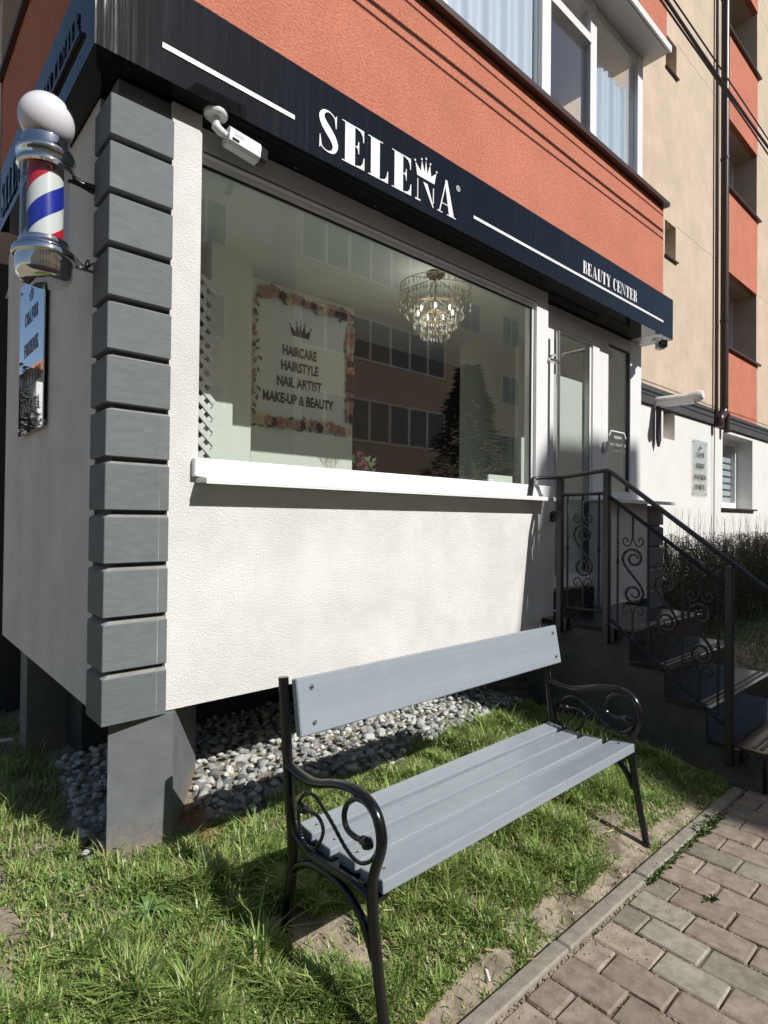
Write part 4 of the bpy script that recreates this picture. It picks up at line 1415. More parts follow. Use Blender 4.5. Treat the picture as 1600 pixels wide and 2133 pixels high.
mb.box(.410, 2.0, -.0, .032, 0, (v_b - v_t).length, bev=.004, mtx=mtx)
bd = mb.build('backrest', M['bench'], bn)
bolt = MB()
for x in (.468, 1.955):
    for t in (.035, .152):
        p0 = mtx @ Vector((x, .033, t))
        bolt.lathe([(0, .006), (.005, .0055), (.009, .002), (.0095, -.002)], 12, p0, mtx=mtx.to_3x3().to_4x4() @ Matrix.Rotation(-PI / 2, 4, 'X'))
bolt.build('bolt', M['chrome'], bd, smooth=True)
slats = [(-1.073, -1.003, .440, .405, 0.10), (-1.176, -1.100, .432, .395, .02), (-1.292, -1.216, .440, .40, -.03), (-1.425, -1.331, .446, .402, -.06)]
for k, (ya, yb_, zt, zb_, tilt) in enumerate(slats):
    mb = MB()
    yc = by((ya + yb_) / 2); w_ = (yb_ - ya) / 2 + .004
    mtx2 = Matrix.Translation((0, yc, zt)) @ Matrix.Rotation(tilt, 4, 'X')
    x0 = .432 + random.uniform(-.004, .004)
    mb.box(x0, 1.952 + (.03 if k == 3 else 0), -w_, w_, -.040, 0, bev=.0045, seg=2, mtx=mtx2)
    s_ = mb.build('slat', M['bench'], bn)
    bo = MB()
    for x in (.475, 1.93):
        bo.lathe([(0, .003), (.006, .0025), (.010, 0), (.010, -.002)], 12, mtx2 @ Vector((x, 0, 0)))
    bo.build('bolt', M['chrome'], s_, smooth=True)
mb = MB()
for X in (XL + .025, XR - .03):
    MB().box(X - .015, X + .03, by(-1.42), by(-1.03), .385, .398).build('seat_bracket', M['black_metal'], bn)

# ------------------------------------------------------------------ drain pipe, wires, awning roll
dp = thing('drain_pipe', 'dark brown rainwater pipe running down the beige facade to the grey band', 'drain pipe', (9.9, 1.08, 3.2))
pts = spline([(9.72, YB - .10, 3.02), (9.72, YB - .10, 3.12), (9.745, YB - .10, 3.18), (9.83, YB - .10, 3.235), (9.90, YB - .10, 3.33), (9.905, YB - .10, 3.5), (9.905, YB - .10, 4.5), (9.905, YB - .10, 9), (9.905, YB - .10, 15)], 6)
MB().tube(pts, .062, 12).build('pipe', M['pipe'], dp, smooth=True)
for z in (4.8, 7.5, 10.2):
    MB().lathe([(.066, -.02), (.07, -.02), (.07, .02), (.066, .02)], 14, (9.905, YB - .10, z)).build('collar', M['pipe'], dp)
tp = thing('conduit', 'thin dark conduit running beside the brown rainwater pipe', 'pipe', (9.70, 1.10, 2.2))
MB().tube([(9.70, YB - .05, 15), (9.70, YB - .05, 3.2), (9.69, YB - .05, 3.05)], .03, 8).build('pipe', M['pipe'], tp, smooth=True)
MB().tube([(9.69, YB - .03, 3.07), (9.70, YB - .02, 2.3), (9.71, YB - .02, .3)], .007, 6).build('wire', M['cable'], tp)
ds = thing('overflow_pipe', 'short dark outlet pipe below the rainwater pipe beside the ground floor window', 'pipe', (10.1, 1.1, 2.9))
MB().tube([(10.09, YB - .08, 3.30), (10.09, YB - .08, 2.97)], .05, 10).build('pipe', M['pipe'], ds, smooth=True)
for (yc, zc, rad, sag, lab) in ((-.725, 4.966, .006, .012, 'topmost thin overhead cable crossing in front of the beige facade'),
                                (-.755, 4.840, .0115, .014, 'thick bundled overhead cable crossing in front of the beige facade'),
                                (-.756, 4.772, .007, .006, 'lowest overhead cable crossing in front of the drain pipe')):
    pts = []
    for x in np.linspace(-9, 40, 90):
        pts.append((x, yc + .008 * math.sin(x * .9 + rad * 300), zc + sag * .5 * math.sin(x * 1.7 + rad * 900)))
    w_ = MB(); w_.tube(pts, rad, 6)
    o = w_.build('overhead_cable', M['cable'], None, smooth=True)
    tag(o, lab, 'cable', 'overhead cables along the facade')
aw = thing('wall_lamp_arm', 'white tubular arm projecting from the wall above the hedge behind the salon', 'wall lamp', (7.5, 1.1, 3.12))
mb = MB(); mb.tube([(7.5, YB, 3.12), (7.5, .64, 3.105)], .075, 14); mb.build('arm', M['awn'], aw, smooth=True)
mb = MB(); mb.tube([(7.5, .70, 3.107), (7.5, .60, 3.135), (7.5, .545, 3.14)], [.079, .079, .05], 14); mb.build('end_cap', M['awn'], aw, smooth=True)
mb = MB(); mb.box(7.45, 7.55, 1.10, 1.135, 2.60, 3.06); mb.prism([(7.45, 2.60), (7.55, 2.60), (7.5, 2.50)], 'y', 1.10, 1.135); mb.build('hanging_strap', M['cable'], aw)

# ------------------------------------------------------------------ interior things
sp = thing('sign_panel', 'pale panel inside the shop window with crown and dark beauty service lettering', 'sign', (1.85, 1.395, .9))
MB().box(1.385, 2.312, 1.40, 1.45, .9, 3.195).build('panel', M['mint'], sp)
fi = lambda u, v, d: (u, 1.3985 - d, v)
mb = MB(); glyph_mesh(mb, crown_shapes(), lambda u, v, d: fi(1.70 + .19 * u, 2.845 + .115 * v, d), .002); mb.build('crown_emblem', M['ink'], sp)
for s, a, b, z in (('HAIRCARE', 1.64, 1.945, 2.685), ('HAIRSTYLE', 1.627, 1.963, 2.57), ('NAIL ARTIST', 1.592, 1.997, 2.45), ('MAKE-UP & BEAUTY', 1.475, 2.114, 2.322)):
    sans_line(s, fi, a, b, z, .078, M['ink'], sp, depth=.002, bold=.034)


def rose_mesh(name, material):
    vs, fs = [], []
    for ring, (r_, h, n) in enumerate([(.045, 0.0, 7), (.033, .012, 6), (.021, .020, 5), (.010, .026, 4)]):
        for k in range(n):
            a0 = 2 * PI * (k + .37 * ring) / n; a1 = a0 + 2 * PI / n * 1.15
            o = len(vs)
            vs += [(0, 0, h * .5), (r_ * .8 * math.cos(a0), r_ * .8 * math.sin(a0), h), (r_ * 1.05 * math.cos((a0 + a1) / 2), r_ * 1.05 * math.sin((a0 + a1) / 2), h + .006),
                   (r_ * .8 * math.cos(a1), r_ * .8 * math.sin(a1), h + .003)]
            fs += [(o, o + 1, o + 2), (o, o + 2, o + 3)]
    me = bpy.data.meshes.new(name); me.from_pydata(vs, [], fs); me.materials.append(material)
    return me


RM_ = {k: rose_mesh('rose', M[k]) for k in ('rose_pink', 'rose_cream', 'rose_plum')}
lf = MB()


def rose(parent, p, sc, key=None):
    key = key or random.choice(['rose_pink', 'rose_pink', 'rose_cream', 'rose_plum', 'rose_plum'])
    o = link('rose', RM_[key], parent, p)
    o.rotation_euler = (PI / 2 + random.uniform(-.3, .3), random.uniform(-.3, .3), random.uniform(-.3, .3))
    o.scale = (sc, sc, sc)


def leaf_at(mb_, p, sc, facing_y=True):
    a = random.uniform(0, 2 * PI)
    pts = [(-.5, 0), (0, .22), (.6, 0), (0, -.22)]
    P_ = Vector(p)
    vs = [P_ + Vector((sc * (u * math.cos(a) - w * math.sin(a)), random.uniform(-.012, 0.004), sc * (u * math.sin(a) + w * math.cos(a)))) for u, w in pts]
    mb_.add(vs, [(0, 1, 2, 3)])


def border(p0, p1, n, sc):
    for i in range(n):
        t = (i + .5) / n
        x = p0[0] + (p1[0] - p0[0]) * t + random.uniform(-.012, .012)
        z = p0[1] + (p1[1] - p0[1]) * t + random.uniform(-.014, .014)
        rose(sp, (x, 1.385, z), sc * random.uniform(.75, 1.1))
        for _ in range(2):
            leaf_at(lf, (x + random.uniform(-.05, .05), 1.392, z + random.uniform(-.05, .05)), .05)


border((1.42, 3.115), (2.27, 3.115), 15, 1.15)
border((1.42, 2.18), (2.28, 2.18), 15, 1.15)
border((2.27, 3.04), (2.27, 2.26), 14, 1.1)
border((1.392, 3.05), (1.392, 2.2), 14, .5)
tag(lf.build('leaves', M['leaf'], sp), kind='stuff')

lt = thing('lattice_screen', 'white criss-cross garden lattice standing at the left end of the shop window', 'lattice', (.8, 1.07, .9))
lx = (.30, .945); lz = (.95, 2.95)
for s in (1, -1):
    for k in range(-40, 60):
        # slats at 45 degrees clipped to the screen
        c0 = k * .085
        p = []
        for t in np.linspace(0, 1, 2): pass
        # line: x = lx0 + u ; z = lz0 + c0 + s*u
        us = []
        for u in (0, lx[1] - lx[0]):
            us.append(u)
        zmin, zmax = 0, lz[1] - lz[0]
        ua, ub = 0.0, lx[1] - lx[0]
        if s > 0:
            ua = max(ua, zmin - c0); ub = min(ub, zmax - c0)
        else:
            ua = max(ua, c0 - zmax); ub = min(ub, c0 - zmin)
        if ub - ua < .05: continue
        A = Vector((lx[0] + ua, 1.07 + .004 * s, lz[0] + c0 + s * ua)); B = Vector((lx[0] + ub, 1.07 + .004 * s, lz[0] + c0 + s * ub))
        d_ = (B - A).normalized(); w2 = Vector((-d_.z, 0, d_.x)) * .0150; h2 = Vector((0, .0032, 0))
        vs = [A - w2 - h2, B - w2 - h2, B + w2 - h2, A + w2 - h2, A - w2 + h2, B - w2 + h2, B + w2 + h2, A + w2 + h2]
        sb = MB(); sb.add(vs, [(0, 1, 2, 3), (4, 5, 6, 7), (0, 1, 5, 4), (1, 2, 6, 5), (2, 3, 7, 6), (3, 0, 4, 7)])
        if B.x > .70 and max(A.z, B.z) > 1.6:
            sb.build('slat', M['pvc'], lt)

ch = thing('chandelier', 'brass ceiling chandelier with tiers of hanging crystals behind the shop window', 'chandelier', (2.19, .62, 3.19))
cc = Vector((2.30, .47, 3.195))
MB().lathe([(0, -.03), (.05, -.028), (.062, -.014), (.068, 0)], 24, cc).build('ceiling_rose', M['brass'], ch, smooth=True)
MB().tube([cc, cc + Vector((0, 0, -.45))], .006, 6).build('stem', M['brass'], ch)
cr = MB()
for r_, z0, z1, n in ((.25, -.09, -.27, 70), (.20, -.12, -.33, 56), (.15, -.22, -.40, 46), (.10, -.30, -.47, 30), (.05, -.38, -.53, 14)):
    for k in range(n):
        a = 2 * PI * k / n + random.uniform(-.05, .05)
        x, y = cc.x + r_ * math.cos(a), cc.y + r_ * math.sin(a)
        nn = 3
        for q in range(nn):
            za = cc.z + z0 + (z1 - z0) * q / nn - random.uniform(0, .01); zb2 = cc.z + z0 + (z1 - z0) * (q + .85) / nn
            w_ = .0055
            a2 = random.uniform(0, PI)
            dx, dy = w_ * math.cos(a2), w_ * math.sin(a2)
            zm = (za * .35 + zb2 * .65)
            cr.add([(x, y, za), (x + dx, y + dy, zm), (x, y, zb2), (x - dx, y - dy, zm), (x - dy, y + dx, zm), (x + dy, y - dx, zm)],
                   [(0, 1, 4), (1, 2, 4), (2, 3, 4), (3, 0, 4), (0, 1, 5), (1, 2, 5), (2, 3, 5), (3, 0, 5)])
tag(cr.build('crystals', M['crystal'], ch), kind='stuff')
rg = MB()
for r_, z in ((.25, -.09), (.15, -.22), (.10, -.30)):
    q = [(cc.x + r_ * math.cos(a), cc.y + r_ * math.sin(a), cc.z + z) for a in np.linspace(0, 2 * PI, 33)]
    rg.tube(q, .0028, 6, cap=False)
    for k in range(6):
        a = 2 * PI * k / 6
        rg.tube([(cc.x + r_ * math.cos(a), cc.y + r_ * math.sin(a), cc.z + z), (cc.x, cc.y, cc.z + z + .06)], .003, 5)
rg.build('ring_frame', M['brass'], ch)
bulb = bpy.data.materials.new('lit_bulb'); bulb.use_nodes = True
bulb.node_tree.nodes['Principled BSDF'].inputs['Emission Color'].default_value = (1, .97, .9, 1)
bulb.node_tree.nodes['Principled BSDF'].inputs['Emission Strength'].default_value = 4  # glow added to give bright glints among the crystals
for k in range(7):
    a = 2 * PI * k / 7 + .3
    x, y = cc.x + .125 * math.cos(a), cc.y + .125 * math.sin(a)
    MB().lathe([(0, -.022), (.006, -.018), (.0075, -.004), (.006, .012), (0, .02)], 8, (x, y, cc.z - .265)).build('bulb', bulb, ch, smooth=True)
lp = bpy.data.lights.new('room_fill_light', 'POINT')
lp.energy = 4; lp.color = (1, .95, .86); lp.shadow_soft_size = .16  # weak fill light added to raise the room's ambient level
lo = bpy.data.objects.new('room_fill_light', lp); COL.objects.link(lo); lo.location = (cc.x, cc.y, cc.z - .30); attach(lo, ch)

bq = thing('flower_bouquet', 'bunch of pale roses and greenery at the foot of the lettered panel', 'flowers', (2.0, .95, 1.5))
bl_ = MB()
for k in range(7):
    rose(bq, (2.0 + random.uniform(-.06, .06), .92 + random.uniform(-.03, .03), 1.80 + random.uniform(-.06, .12)), .9)
for k in range(40):
    leaf_at(bl_, (2.03 + random.uniform(-.1, .12), .93, 1.76 + random.uniform(-.08, .16)), .06)
tag(bl_.build('leaves', M['leaf'], bq), kind='stuff')
MB().lathe([(.03, 1.2), (.05, 1.4), (.04, 1.66), (.045, 1.68)], 16, (2.0, .93, 0)).build('vase', M['pvc'], bq, smooth=True)
cdm = MB(); cdm.box(2.60, 2.88, GY + .09, GY + .10, 1.71, 1.79)
tag(cdm.build('card', M['mint']), 'small pale card leaning on the inner sill at the right of the shop window', 'card')

# ------------------------------------------------------------------ gravel
gravel = sheet('gravel_bed', list(np.arange(-.30, 3.0, .06)), list(np.arange(-.12, 1.25, .06)), lambda x, y: gz(x, y) + (.012 if (y > .1 - .0 and x > .05) else -.03), M['soil'])
tag(gravel, kind='structure')


def stone_mesh(seed, material):
    rnd = random.Random(seed)
    b = bmesh.new()
    bmesh.ops.create_icosphere(b, subdivisions=2, radius=1.0)
    s = (rnd.uniform(.8, 1.3), rnd.uniform(.65, 1.0), rnd.uniform(.5, .75))
    for v in b.verts:
        n_ = v.co.normalized()
        k = 1 + .33 * noise.noise(n_ * 1.3 + Vector((seed * 3.1, 0, 0)))
        # flatten some sides so the chips look broken
        for j in range(14):
            rj = random.Random(seed * 17 + j); pn = Vector((rj.uniform(-1, 1), rj.uniform(-1, 1), rj.uniform(-1, 1))).normalized()
            dd = (n_ * k).dot(pn)
            if dd > .60: k *= .60 / dd
        v.co = Vector((n_.x * k * s[0], n_.y * k * s[1], n_.z * k * s[2]))
    me = bpy.data.meshes.new('stone'); b.to_mesh(me); b.free()
    me.materials.append(material)
    return me


SM = [stone_mesh(i, M['stone_a' if i % 5 < 3 else 'stone_b']) for i in range(14)]


def in_pier(x, y, m_=.02):
    """inside the plan of the corner pier"""
    q = [(.048, .075), (.274, -.002), (.62, .55), (.40, .64)]
    for i in range(4):
        (ax, ay), (bx_, by2) = q[i], q[(i + 1) % 4]
        L_ = math.hypot(bx_ - ax, by2 - ay)
        if ((bx_ - ax) * (y - ay) - (by2 - ay) * (x - ax)) / L_ < -m_: return False
    return True


def in_gravel(x, y):
    if x < .02 + .13 * (y - .4): return False
    if x < .05:
        return (-.02 - .05 * max(0, y - .3) + .02 * math.sin(y * 5)) < x < .25 and .12 < y < 1.5
    front = (.0 if x < .9 else .07) + .05 * math.sin(x * 3.1) + .04 * math.sin(x * 7.7)
    return x < 2.93 and front < y < 1.18


placed = []
rs = random.Random(11)
for lay, pit in ((0, .050), (1, .066)):
    for ix in range(int(3.1 / pit)):
        for iy in range(int(1.55 / pit)):
            x = -.12 + (ix + .5 * (iy % 2) + rs.uniform(-.35, .35)) * pit
            y = -.1 + (iy + rs.uniform(-.35, .35)) * pit
            if not in_gravel(x, y): continue
            if in_pier(x, y): continue
            if x < .62 and y > .0 and ((x - .40) / .075) ** 2 + ((y - .06) / .14) ** 2 < 1 and rs.random() < .8: continue
            placed.append((x, y, rs.choice((.020, .026, .032, .036, .042)) * rs.uniform(.85, 1.1) * (1.0 if lay == 0 else .85), lay))
vis = sorted(range(len(placed)), key=lambda i: -(placed[i][2] / math.hypot(placed[i][0] - CAM.x, placed[i][1] - CAM.y)) * (2.0 if placed[i][1] < .62 else .8))
rest = MB()
SV = [([v.co.copy() for v in me.vertices], [tuple(p.vertices) for p in me.polygons]) for me in SM]
for q, i in enumerate(vis):
    x, y, r_, lay = placed[i]
    z = gz(x, y) + .004 + r_ * .40 + lay * .024
    k = rs.randrange(len(SM))
    if q < 290:
        o = link('stone', SM[k], gravel, (x, y, z))
        o.scale = (r_,) * 3
        o.rotation_euler = (rs.uniform(-.5, .5), rs.uniform(-.5, .5), rs.uniform(0, 6.28))
    else:
        R_ = Matrix.Rotation(rs.uniform(0, 6.28), 3, 'Z') @ Matrix.Rotation(rs.uniform(-.5, .5), 3, 'X')
        rest.add([R_ @ v * r_ + Vector((x, y, z)) for v in SV[k][0]], SV[k][1], 0 if k % 5 < 3 else 1)
tag(rest.build('stones', [M['stone_a'], M['stone_b']], gravel), kind='stuff')
nd = MB()
for k in range(420):
    x, y = .37 + abs(rs.gauss(0, .06)), .05 + rs.gauss(0, .10)
    if in_gravel(x, y) is False and rs.random() < .3: continue
    a = rs.uniform(0, 2 * PI); L = rs.uniform(.02, .05); z = gz(x, y) + .012 + abs(rs.gauss(0, .010))
    nd.tube([(x, y, z), (x + L * math.cos(a), y + L * math.sin(a), z + rs.uniform(-.004, .012))], .0009, 3)
tag(nd.build('dry_needles', M['needles']), kind='stuff')

# ------------------------------------------------------------------ grass
def bare(x, y):
    """trodden bare soil: 1 bare, 0 full grass"""
    v = 0.0
    for cx, cy, rx_, ry_ in ((.50, -.76, .13, .11), (.43, -.64, .09, .08), (.56, -.90, .10, .06), (1.955, -.98, .17, .05), (1.93, -1.12, .12, .06), (.80, -1.16, .22, .05), (.62, -1.18, .2, .05),
                             (1.28, -1.14, .14, .065), (1.6, -1.18, .5, .035), (2.25, -1.17, .3, .04), (-.30, -.08, .04, .10), (-.26, .25, .04, .05), (-.36, -.35, .04, .08)):
        d_ = ((x - cx) / rx_) ** 2 + ((y - cy) / ry_) ** 2
        v = max(v, math.exp(-d_ * 1.1))
    v += .35 * noise.noise(Vector((x * 5, y * 5, 7)))
    return v


def grass():
    rows = []
    rg_ = random.Random(5)
    tries = 0
    cand = []
    # denser near the camera
    for zone, n in (((-1.3, 3.0, -1.21, .30), 120000), ((-1.0, .1, .0, 2.4), 15000), ((-.9, 1.0, -1.21, -.3), 60000)):
        xs = RNG.uniform(zone[0], zone[1], n); ys = RNG.uniform(zone[2], zone[3], n)
        cand += list(zip(xs, ys))
    pts = []
    for x, y in cand:
        if in_gravel(x, y) and rg_.random() < .985: continue
        if x > 2.93 and y > -1.36: continue
        if in_pier(x, y, .0): continue
        b_ = bare(x, y)
        if b_ > .42 and rg_.random() < .95: continue
        if b_ > .25 and rg_.random() < .55: continue
        cl = noise.noise(Vector((x * 7.3, y * 7.3, 3.3))) + .6 * noise.noise(Vector((x * 15, y * 15, 1.3)))
        if cl < -.25 and rg_.random() < .4: continue
        pts.append((x, y, cl))
    n = len(pts)
    V = np.zeros((n * 5, 3), np.float32)
    C = np.zeros((n * 5, 4), np.float32)
    for i, (x, y, cl) in enumerate(pts):
        z = gz(x, y) - .004
        big = noise.noise(Vector((x * 2.1, y * 2.1, 5.1)))
        tuft = max(0, cl + .25 + .5 * big)
        h = rg_.uniform(.016, .040) + .105 * tuft ** 1.25 * rg_.uniform(.3, 1.0)
        if rg_.random() < .02: h *= 1.8
        if y < -1.08: h *= .75
        if x < -.1: h *= .85
        a = rg_.uniform(0, 2 * PI)
        lean = rg_.uniform(.2, 1.3) * h
        w = rg_.uniform(.0016, .0036) + (.002 if rg_.random() < .06 else 0)
        dx, dy = math.cos(a), math.sin(a)
        px, py = -dy * w, dx * w
        m1 = (x + dx * lean * .35, y + dy * lean * .35, z + h * .62)
        tip = (x + dx * lean, y + dy * lean, z + h * rg_.uniform(.75, 1.0))
        V[i * 5] = (x - px, y - py, z); V[i * 5 + 1] = (x + px, y + py, z)
        V[i * 5 + 2] = (m1[0] + px * .8, m1[1] + py * .8, m1[2]); V[i * 5 + 3] = (m1[0] - px * .8, m1[1] - py * .8, m1[2])
        V[i * 5 + 4] = tip
        t = rg_.random()
        short = h < .03
        if t < (.20 if short else .09):
            k = rg_.uniform(.7, 1.15); c_ = (.48 * k, .40 * k, .20 * k)
        elif t < .34 + .25 * big:
            k = rg_.uniform(.8, 1.2); c_ = (.41 * k, .49 * k, .17 * k)
        else:
            k = rg_.uniform(.6, 1.3); c_ = (.245 * k, .375 * k, .09 * k)
        C[i * 5:i * 5 + 5] = (*c_, 1)
    base = np.arange(n)[:, None] * 5
    quads = (base + np.array([0, 1, 2, 3])).astype(np.int32)
    tris = (base + np.array([3, 2, 4])).astype(np.int32)
    me = bpy.data.meshes.new('grass')
    me.vertices.add(n * 5); me.vertices.foreach_set('co', V.ravel())
    loops = np.concatenate([np.concatenate([quads, tris], 1).ravel()])
    me.loops.add(len(loops)); me.loops.foreach_set('vertex_index', loops)
    me.polygons.add(2 * n)
    ls = np.zeros(2 * n, np.int32); ls[0::2] = np.arange(n) * 7; ls[1::2] = np.arange(n) * 7 + 4
    lt_ = np.zeros(2 * n, np.int32); lt_[0::2] = 4; lt_[1::2] = 3
    me.polygons.foreach_set('loop_start', ls)
    try: me.polygons.foreach_set('loop_total', lt_)
    except Exception: pass
    me.update(calc_edges=True)
    ca = me.color_attributes.new('tint', 'FLOAT_COLOR', 'POINT')
    ca.data.foreach_set('color', C.ravel())
    me.materials.append(M['grass'])
    me.validate()
    return link('grass', me)


tag(grass(), 'short patchy green lawn with bare soil patches around the bench', 'grass', kind='stuff')

# clover and small broad leaves among the grass, weeds in the kerb joint
cl = MB()
rw = random.Random(21)
for k in range(2600):
    x, y = rw.uniform(-1.0, 2.8), rw.uniform(-1.2, .1)
    if bare(x, y) > .3 or in_gravel(x, y): continue
    if noise.noise(Vector((x * 3, y * 3, 9))) < .0: continue
    z = gz(x, y) + rw.uniform(.008, .024)
    r_ = rw.uniform(.004, .008); a0 = rw.uniform(0, 6.28)
    for q in range(3):
        a = a0 + q * 2.09
        cx, cy = x + r_ * math.cos(a), y + r_ * math.sin(a)
        tz = rw.uniform(-.003, .004)
        cl.add([(x, y, z), (cx - r_ * .6 * math.sin(a), cy + r_ * .6 * math.cos(a), z + .001), (cx + r_ * .8 * math.cos(a), cy + r_ * .8 * math.sin(a), z + tz),
                (cx + r_ * .6 * math.sin(a), cy - r_ * .6 * math.cos(a), z + .001)], [(0, 1, 2, 3)])
tag(cl.build('clover', mat('clover_leaf', (.075, .135, .035), rough=.6, var=.3, vscale=12)), 'small clover leaves scattered through the lawn', 'clover', kind='stuff')


def rosette(x, y, R, n, seed):
    rr_ = random.Random(seed)
    m_ = MB()
    for k in range(n):
        a = 2 * PI * k / n + rr_.uniform(-.25, .25); L = R * rr_.uniform(.45, 1.1); w = L * .055
        z = gz(x, y) + .012
        dx, dy = math.cos(a), math.sin(a)
        st_ = [(0, .002, .4), (.35, .028, 1.0), (.75, .032, 1.1), (1.0, .014, .15)]
        vs = []
        for t, hz, ww in st_:
            vs += [(x + dx * L * t - dy * w * ww, y + dy * L * t + dx * w * ww, z + hz), (x + dx * L * t + dy * w * ww, y + dy * L * t - dx * w * ww, z + hz)]
        m_.add(vs, [(0, 1, 3, 2), (2, 3, 5, 4), (4, 5, 7, 6)])
    return m_


RMAT = mat('rosette_leaf', (.14, .24, .07), rough=.5, var=.25, vscale=30)
for i, (x, y, R, n, lab) in enumerate(((.06, -.33, .095, 22, 'broad leaved weed rosette in the sunlit lawn in front of the pier'),
                                       (.78, -.62, .07, 9, 'small weed rosette under the middle of the bench'),
                                       (-.12, .02, .08, 9, 'leafy weed at the left edge of the lawn beside the gravel strip'))):
    tag(rosette(x, y, R, n, 40 + i).build('weed_plant', RMAT), lab, 'weed', 'weed rosettes in the lawn')
sw_ = MB()
for k in range(1500):
    x, y = rw.uniform(-.9, 2.8), rw.uniform(-1.21, .15)
    if in_gravel(x, y) and rw.random() < .7: continue
    a = rw.uniform(0, 6.28); L = rw.uniform(.012, .05); z = gz(x, y) + rw.uniform(.004, .026); w = rw.uniform(.0007, .0018)
    dx, dy = math.cos(a) * L, math.sin(a) * L
    sw_.add([(x - dy / L * w, y + dx / L * w, z), (x + dy / L * w, y - dx / L * w, z), (x + dx + dy / L * w, y + dy - dx / L * w, z + rw.uniform(-.006, .008)), (x + dx - dy / L * w, y + dy + dx / L * w, z + .002)], [(0, 1, 2, 3)])
for k in range(110):
    x, y = rw.uniform(-.8, 2.7), rw.uniform(-1.2, .5)
    z = gz(x, y) + rw.uniform(.016, .03); s = rw.uniform(.006, .016); a = rw.uniform(0, 6.28)
    q = [(-1, 0, 0), (-.2, .5, .12), (.5, .4, .05), (1, 0, .2), (.4, -.45, .1), (-.3, -.4, .0)]
    sw_.add([(x + s * (u * math.cos(a) - v * math.sin(a)), y + s * (u * math.sin(a) + v * math.cos(a)), z + s * h_) for u, v, h_ in q], [(0, 1, 2, 3, 4, 5)])
tag(sw_.build('straw', mat('dead_straw', (.46, .36, .20), rough=.9, var=.35, vscale=25)), 'dead straw and dry leaf bits lying on the lawn', 'straw', kind='stuff')


def weeds(name, spots, label):
    wd = MB()
    for (x, y, n, s) in spots:
        for k in range(n):
            a = rw.uniform(0, 6.28); L = s * rw.uniform(.5, 1.1); bx, by_ = x + rw.gauss(0, s * .35), y + rw.gauss(0, s * .12)
            z = -.006; wv = rw.uniform(.0012, .003)
            dx, dy = math.cos(a), math.sin(a)
            wd.add([(bx - dy * wv, by_ + dx * wv, z), (bx + dy * wv, by_ - dx * wv, z), (bx + dx * L * .5 + dy * wv, by_ + dy * L * .5 - dx * wv, z + L * .5),
                    (bx + dx * L, by_ + dy * L, z + L * .45), (bx + dx * L * .5 - dy * wv, by_ + dy * L * .5 + dx * wv, z + L * .5)], [(0, 1, 2, 3, 4)])
    o = wd.build(name, mat('weed_green', (.10, .16, .04), rough=.6))
    tag(o, label, 'weeds', kind='stuff')


weeds('weeds', [(x, KY1 - .006, 26, .035) for x in np.arange(1.75, 2.6, .05)] + [(1.75 + .06, -1.49, 24, .035), (1.3, KY1 - .006, 6, .02), (1.55, KY1 - .006, 6, .02), (2.3, -1.28, 30, .05), (2.45, -1.27, 30, .05)],
      'low green weeds growing in the joint between kerb and pavers')
dbr = MB()
for k in range(900):
    x = rw.uniform(.2, 2.8); y = KY1 - .004 + rw.gauss(0, .006)
    s = rw.uniform(.002, .006)
    dbr.box(x - s, x + s, y - s * .7, y + s * .7, -.009, -.009 + s * 1.4)
for k in range(260):
    x = rw.uniform(.3, 2.8); y = KY1 - abs(rw.gauss(0, .12)); s = rw.uniform(.0006, .0018)
    dbr.box(x - s, x + s, y - s * .8, y + s * .8, -.002, s * 1.2)
for k in range(500):
    row = rw.randrange(-5, 12); x = 1.265 + row * BW + rw.gauss(0, .0025); y = rw.uniform(-2.0, KY1); s = rw.uniform(.0012, .004)
    dbr.box(x - s, x + s, y - s, y + s, -.009, -.006 + s)
tag(dbr.build('joint_debris', M['joint_dirt'], pav), kind='stuff')
crb = MB()
for k in range(9000):
    x, y = rw.uniform(-.7, 2.8), rw.uniform(-1.21, .1)
    if bare(x, y) < .35 or rw.random() < .5: continue
    s = rw.uniform(.0012, .0045) * (1.6 if rw.random() < .06 else 1); z = gz(x, y)
    a = rw.uniform(0, 6.28); ca, sa = math.cos(a) * s, math.sin(a) * s
    crb.add([(x - ca, y - sa, z - s * .3), (x + sa, y - ca, z), (x + ca, y + sa, z - s * .2), (x - sa, y + ca, z), (x + ca * .2, y, z + s * rw.uniform(.6, 1.2))],
            [(0, 1, 4), (1, 2, 4), (2, 3, 4), (3, 0, 4)])
tag(crb.build('soil_crumbs', M['soil']), 'loose soil crumbs on the bare patches of the lawn', 'soil', kind='stuff')
scm = MB(); scm.box(-.024, .024, -.005, .005, 0, .006, bev=.002)
o = scm.build('paper_scrap', M['paper'], None, off=(.832, -1.165, .012)); o.rotation_euler = (0, 0, .9)
tag(o, 'tiny white cigarette end lying on bare soil beside the kerb', 'litter')
lb = MB(); lb.box(-.05, .05, -.02, .02, 0, .012, bev=.004)
o = lb.build('litter_scrap', M['paper'], None, off=(-.06, 1.55, .19)); o.rotation_euler = (.1, .2, .5)
tag(o, 'crumpled white litter lying in the dark grass at the left of the salon', 'litter')

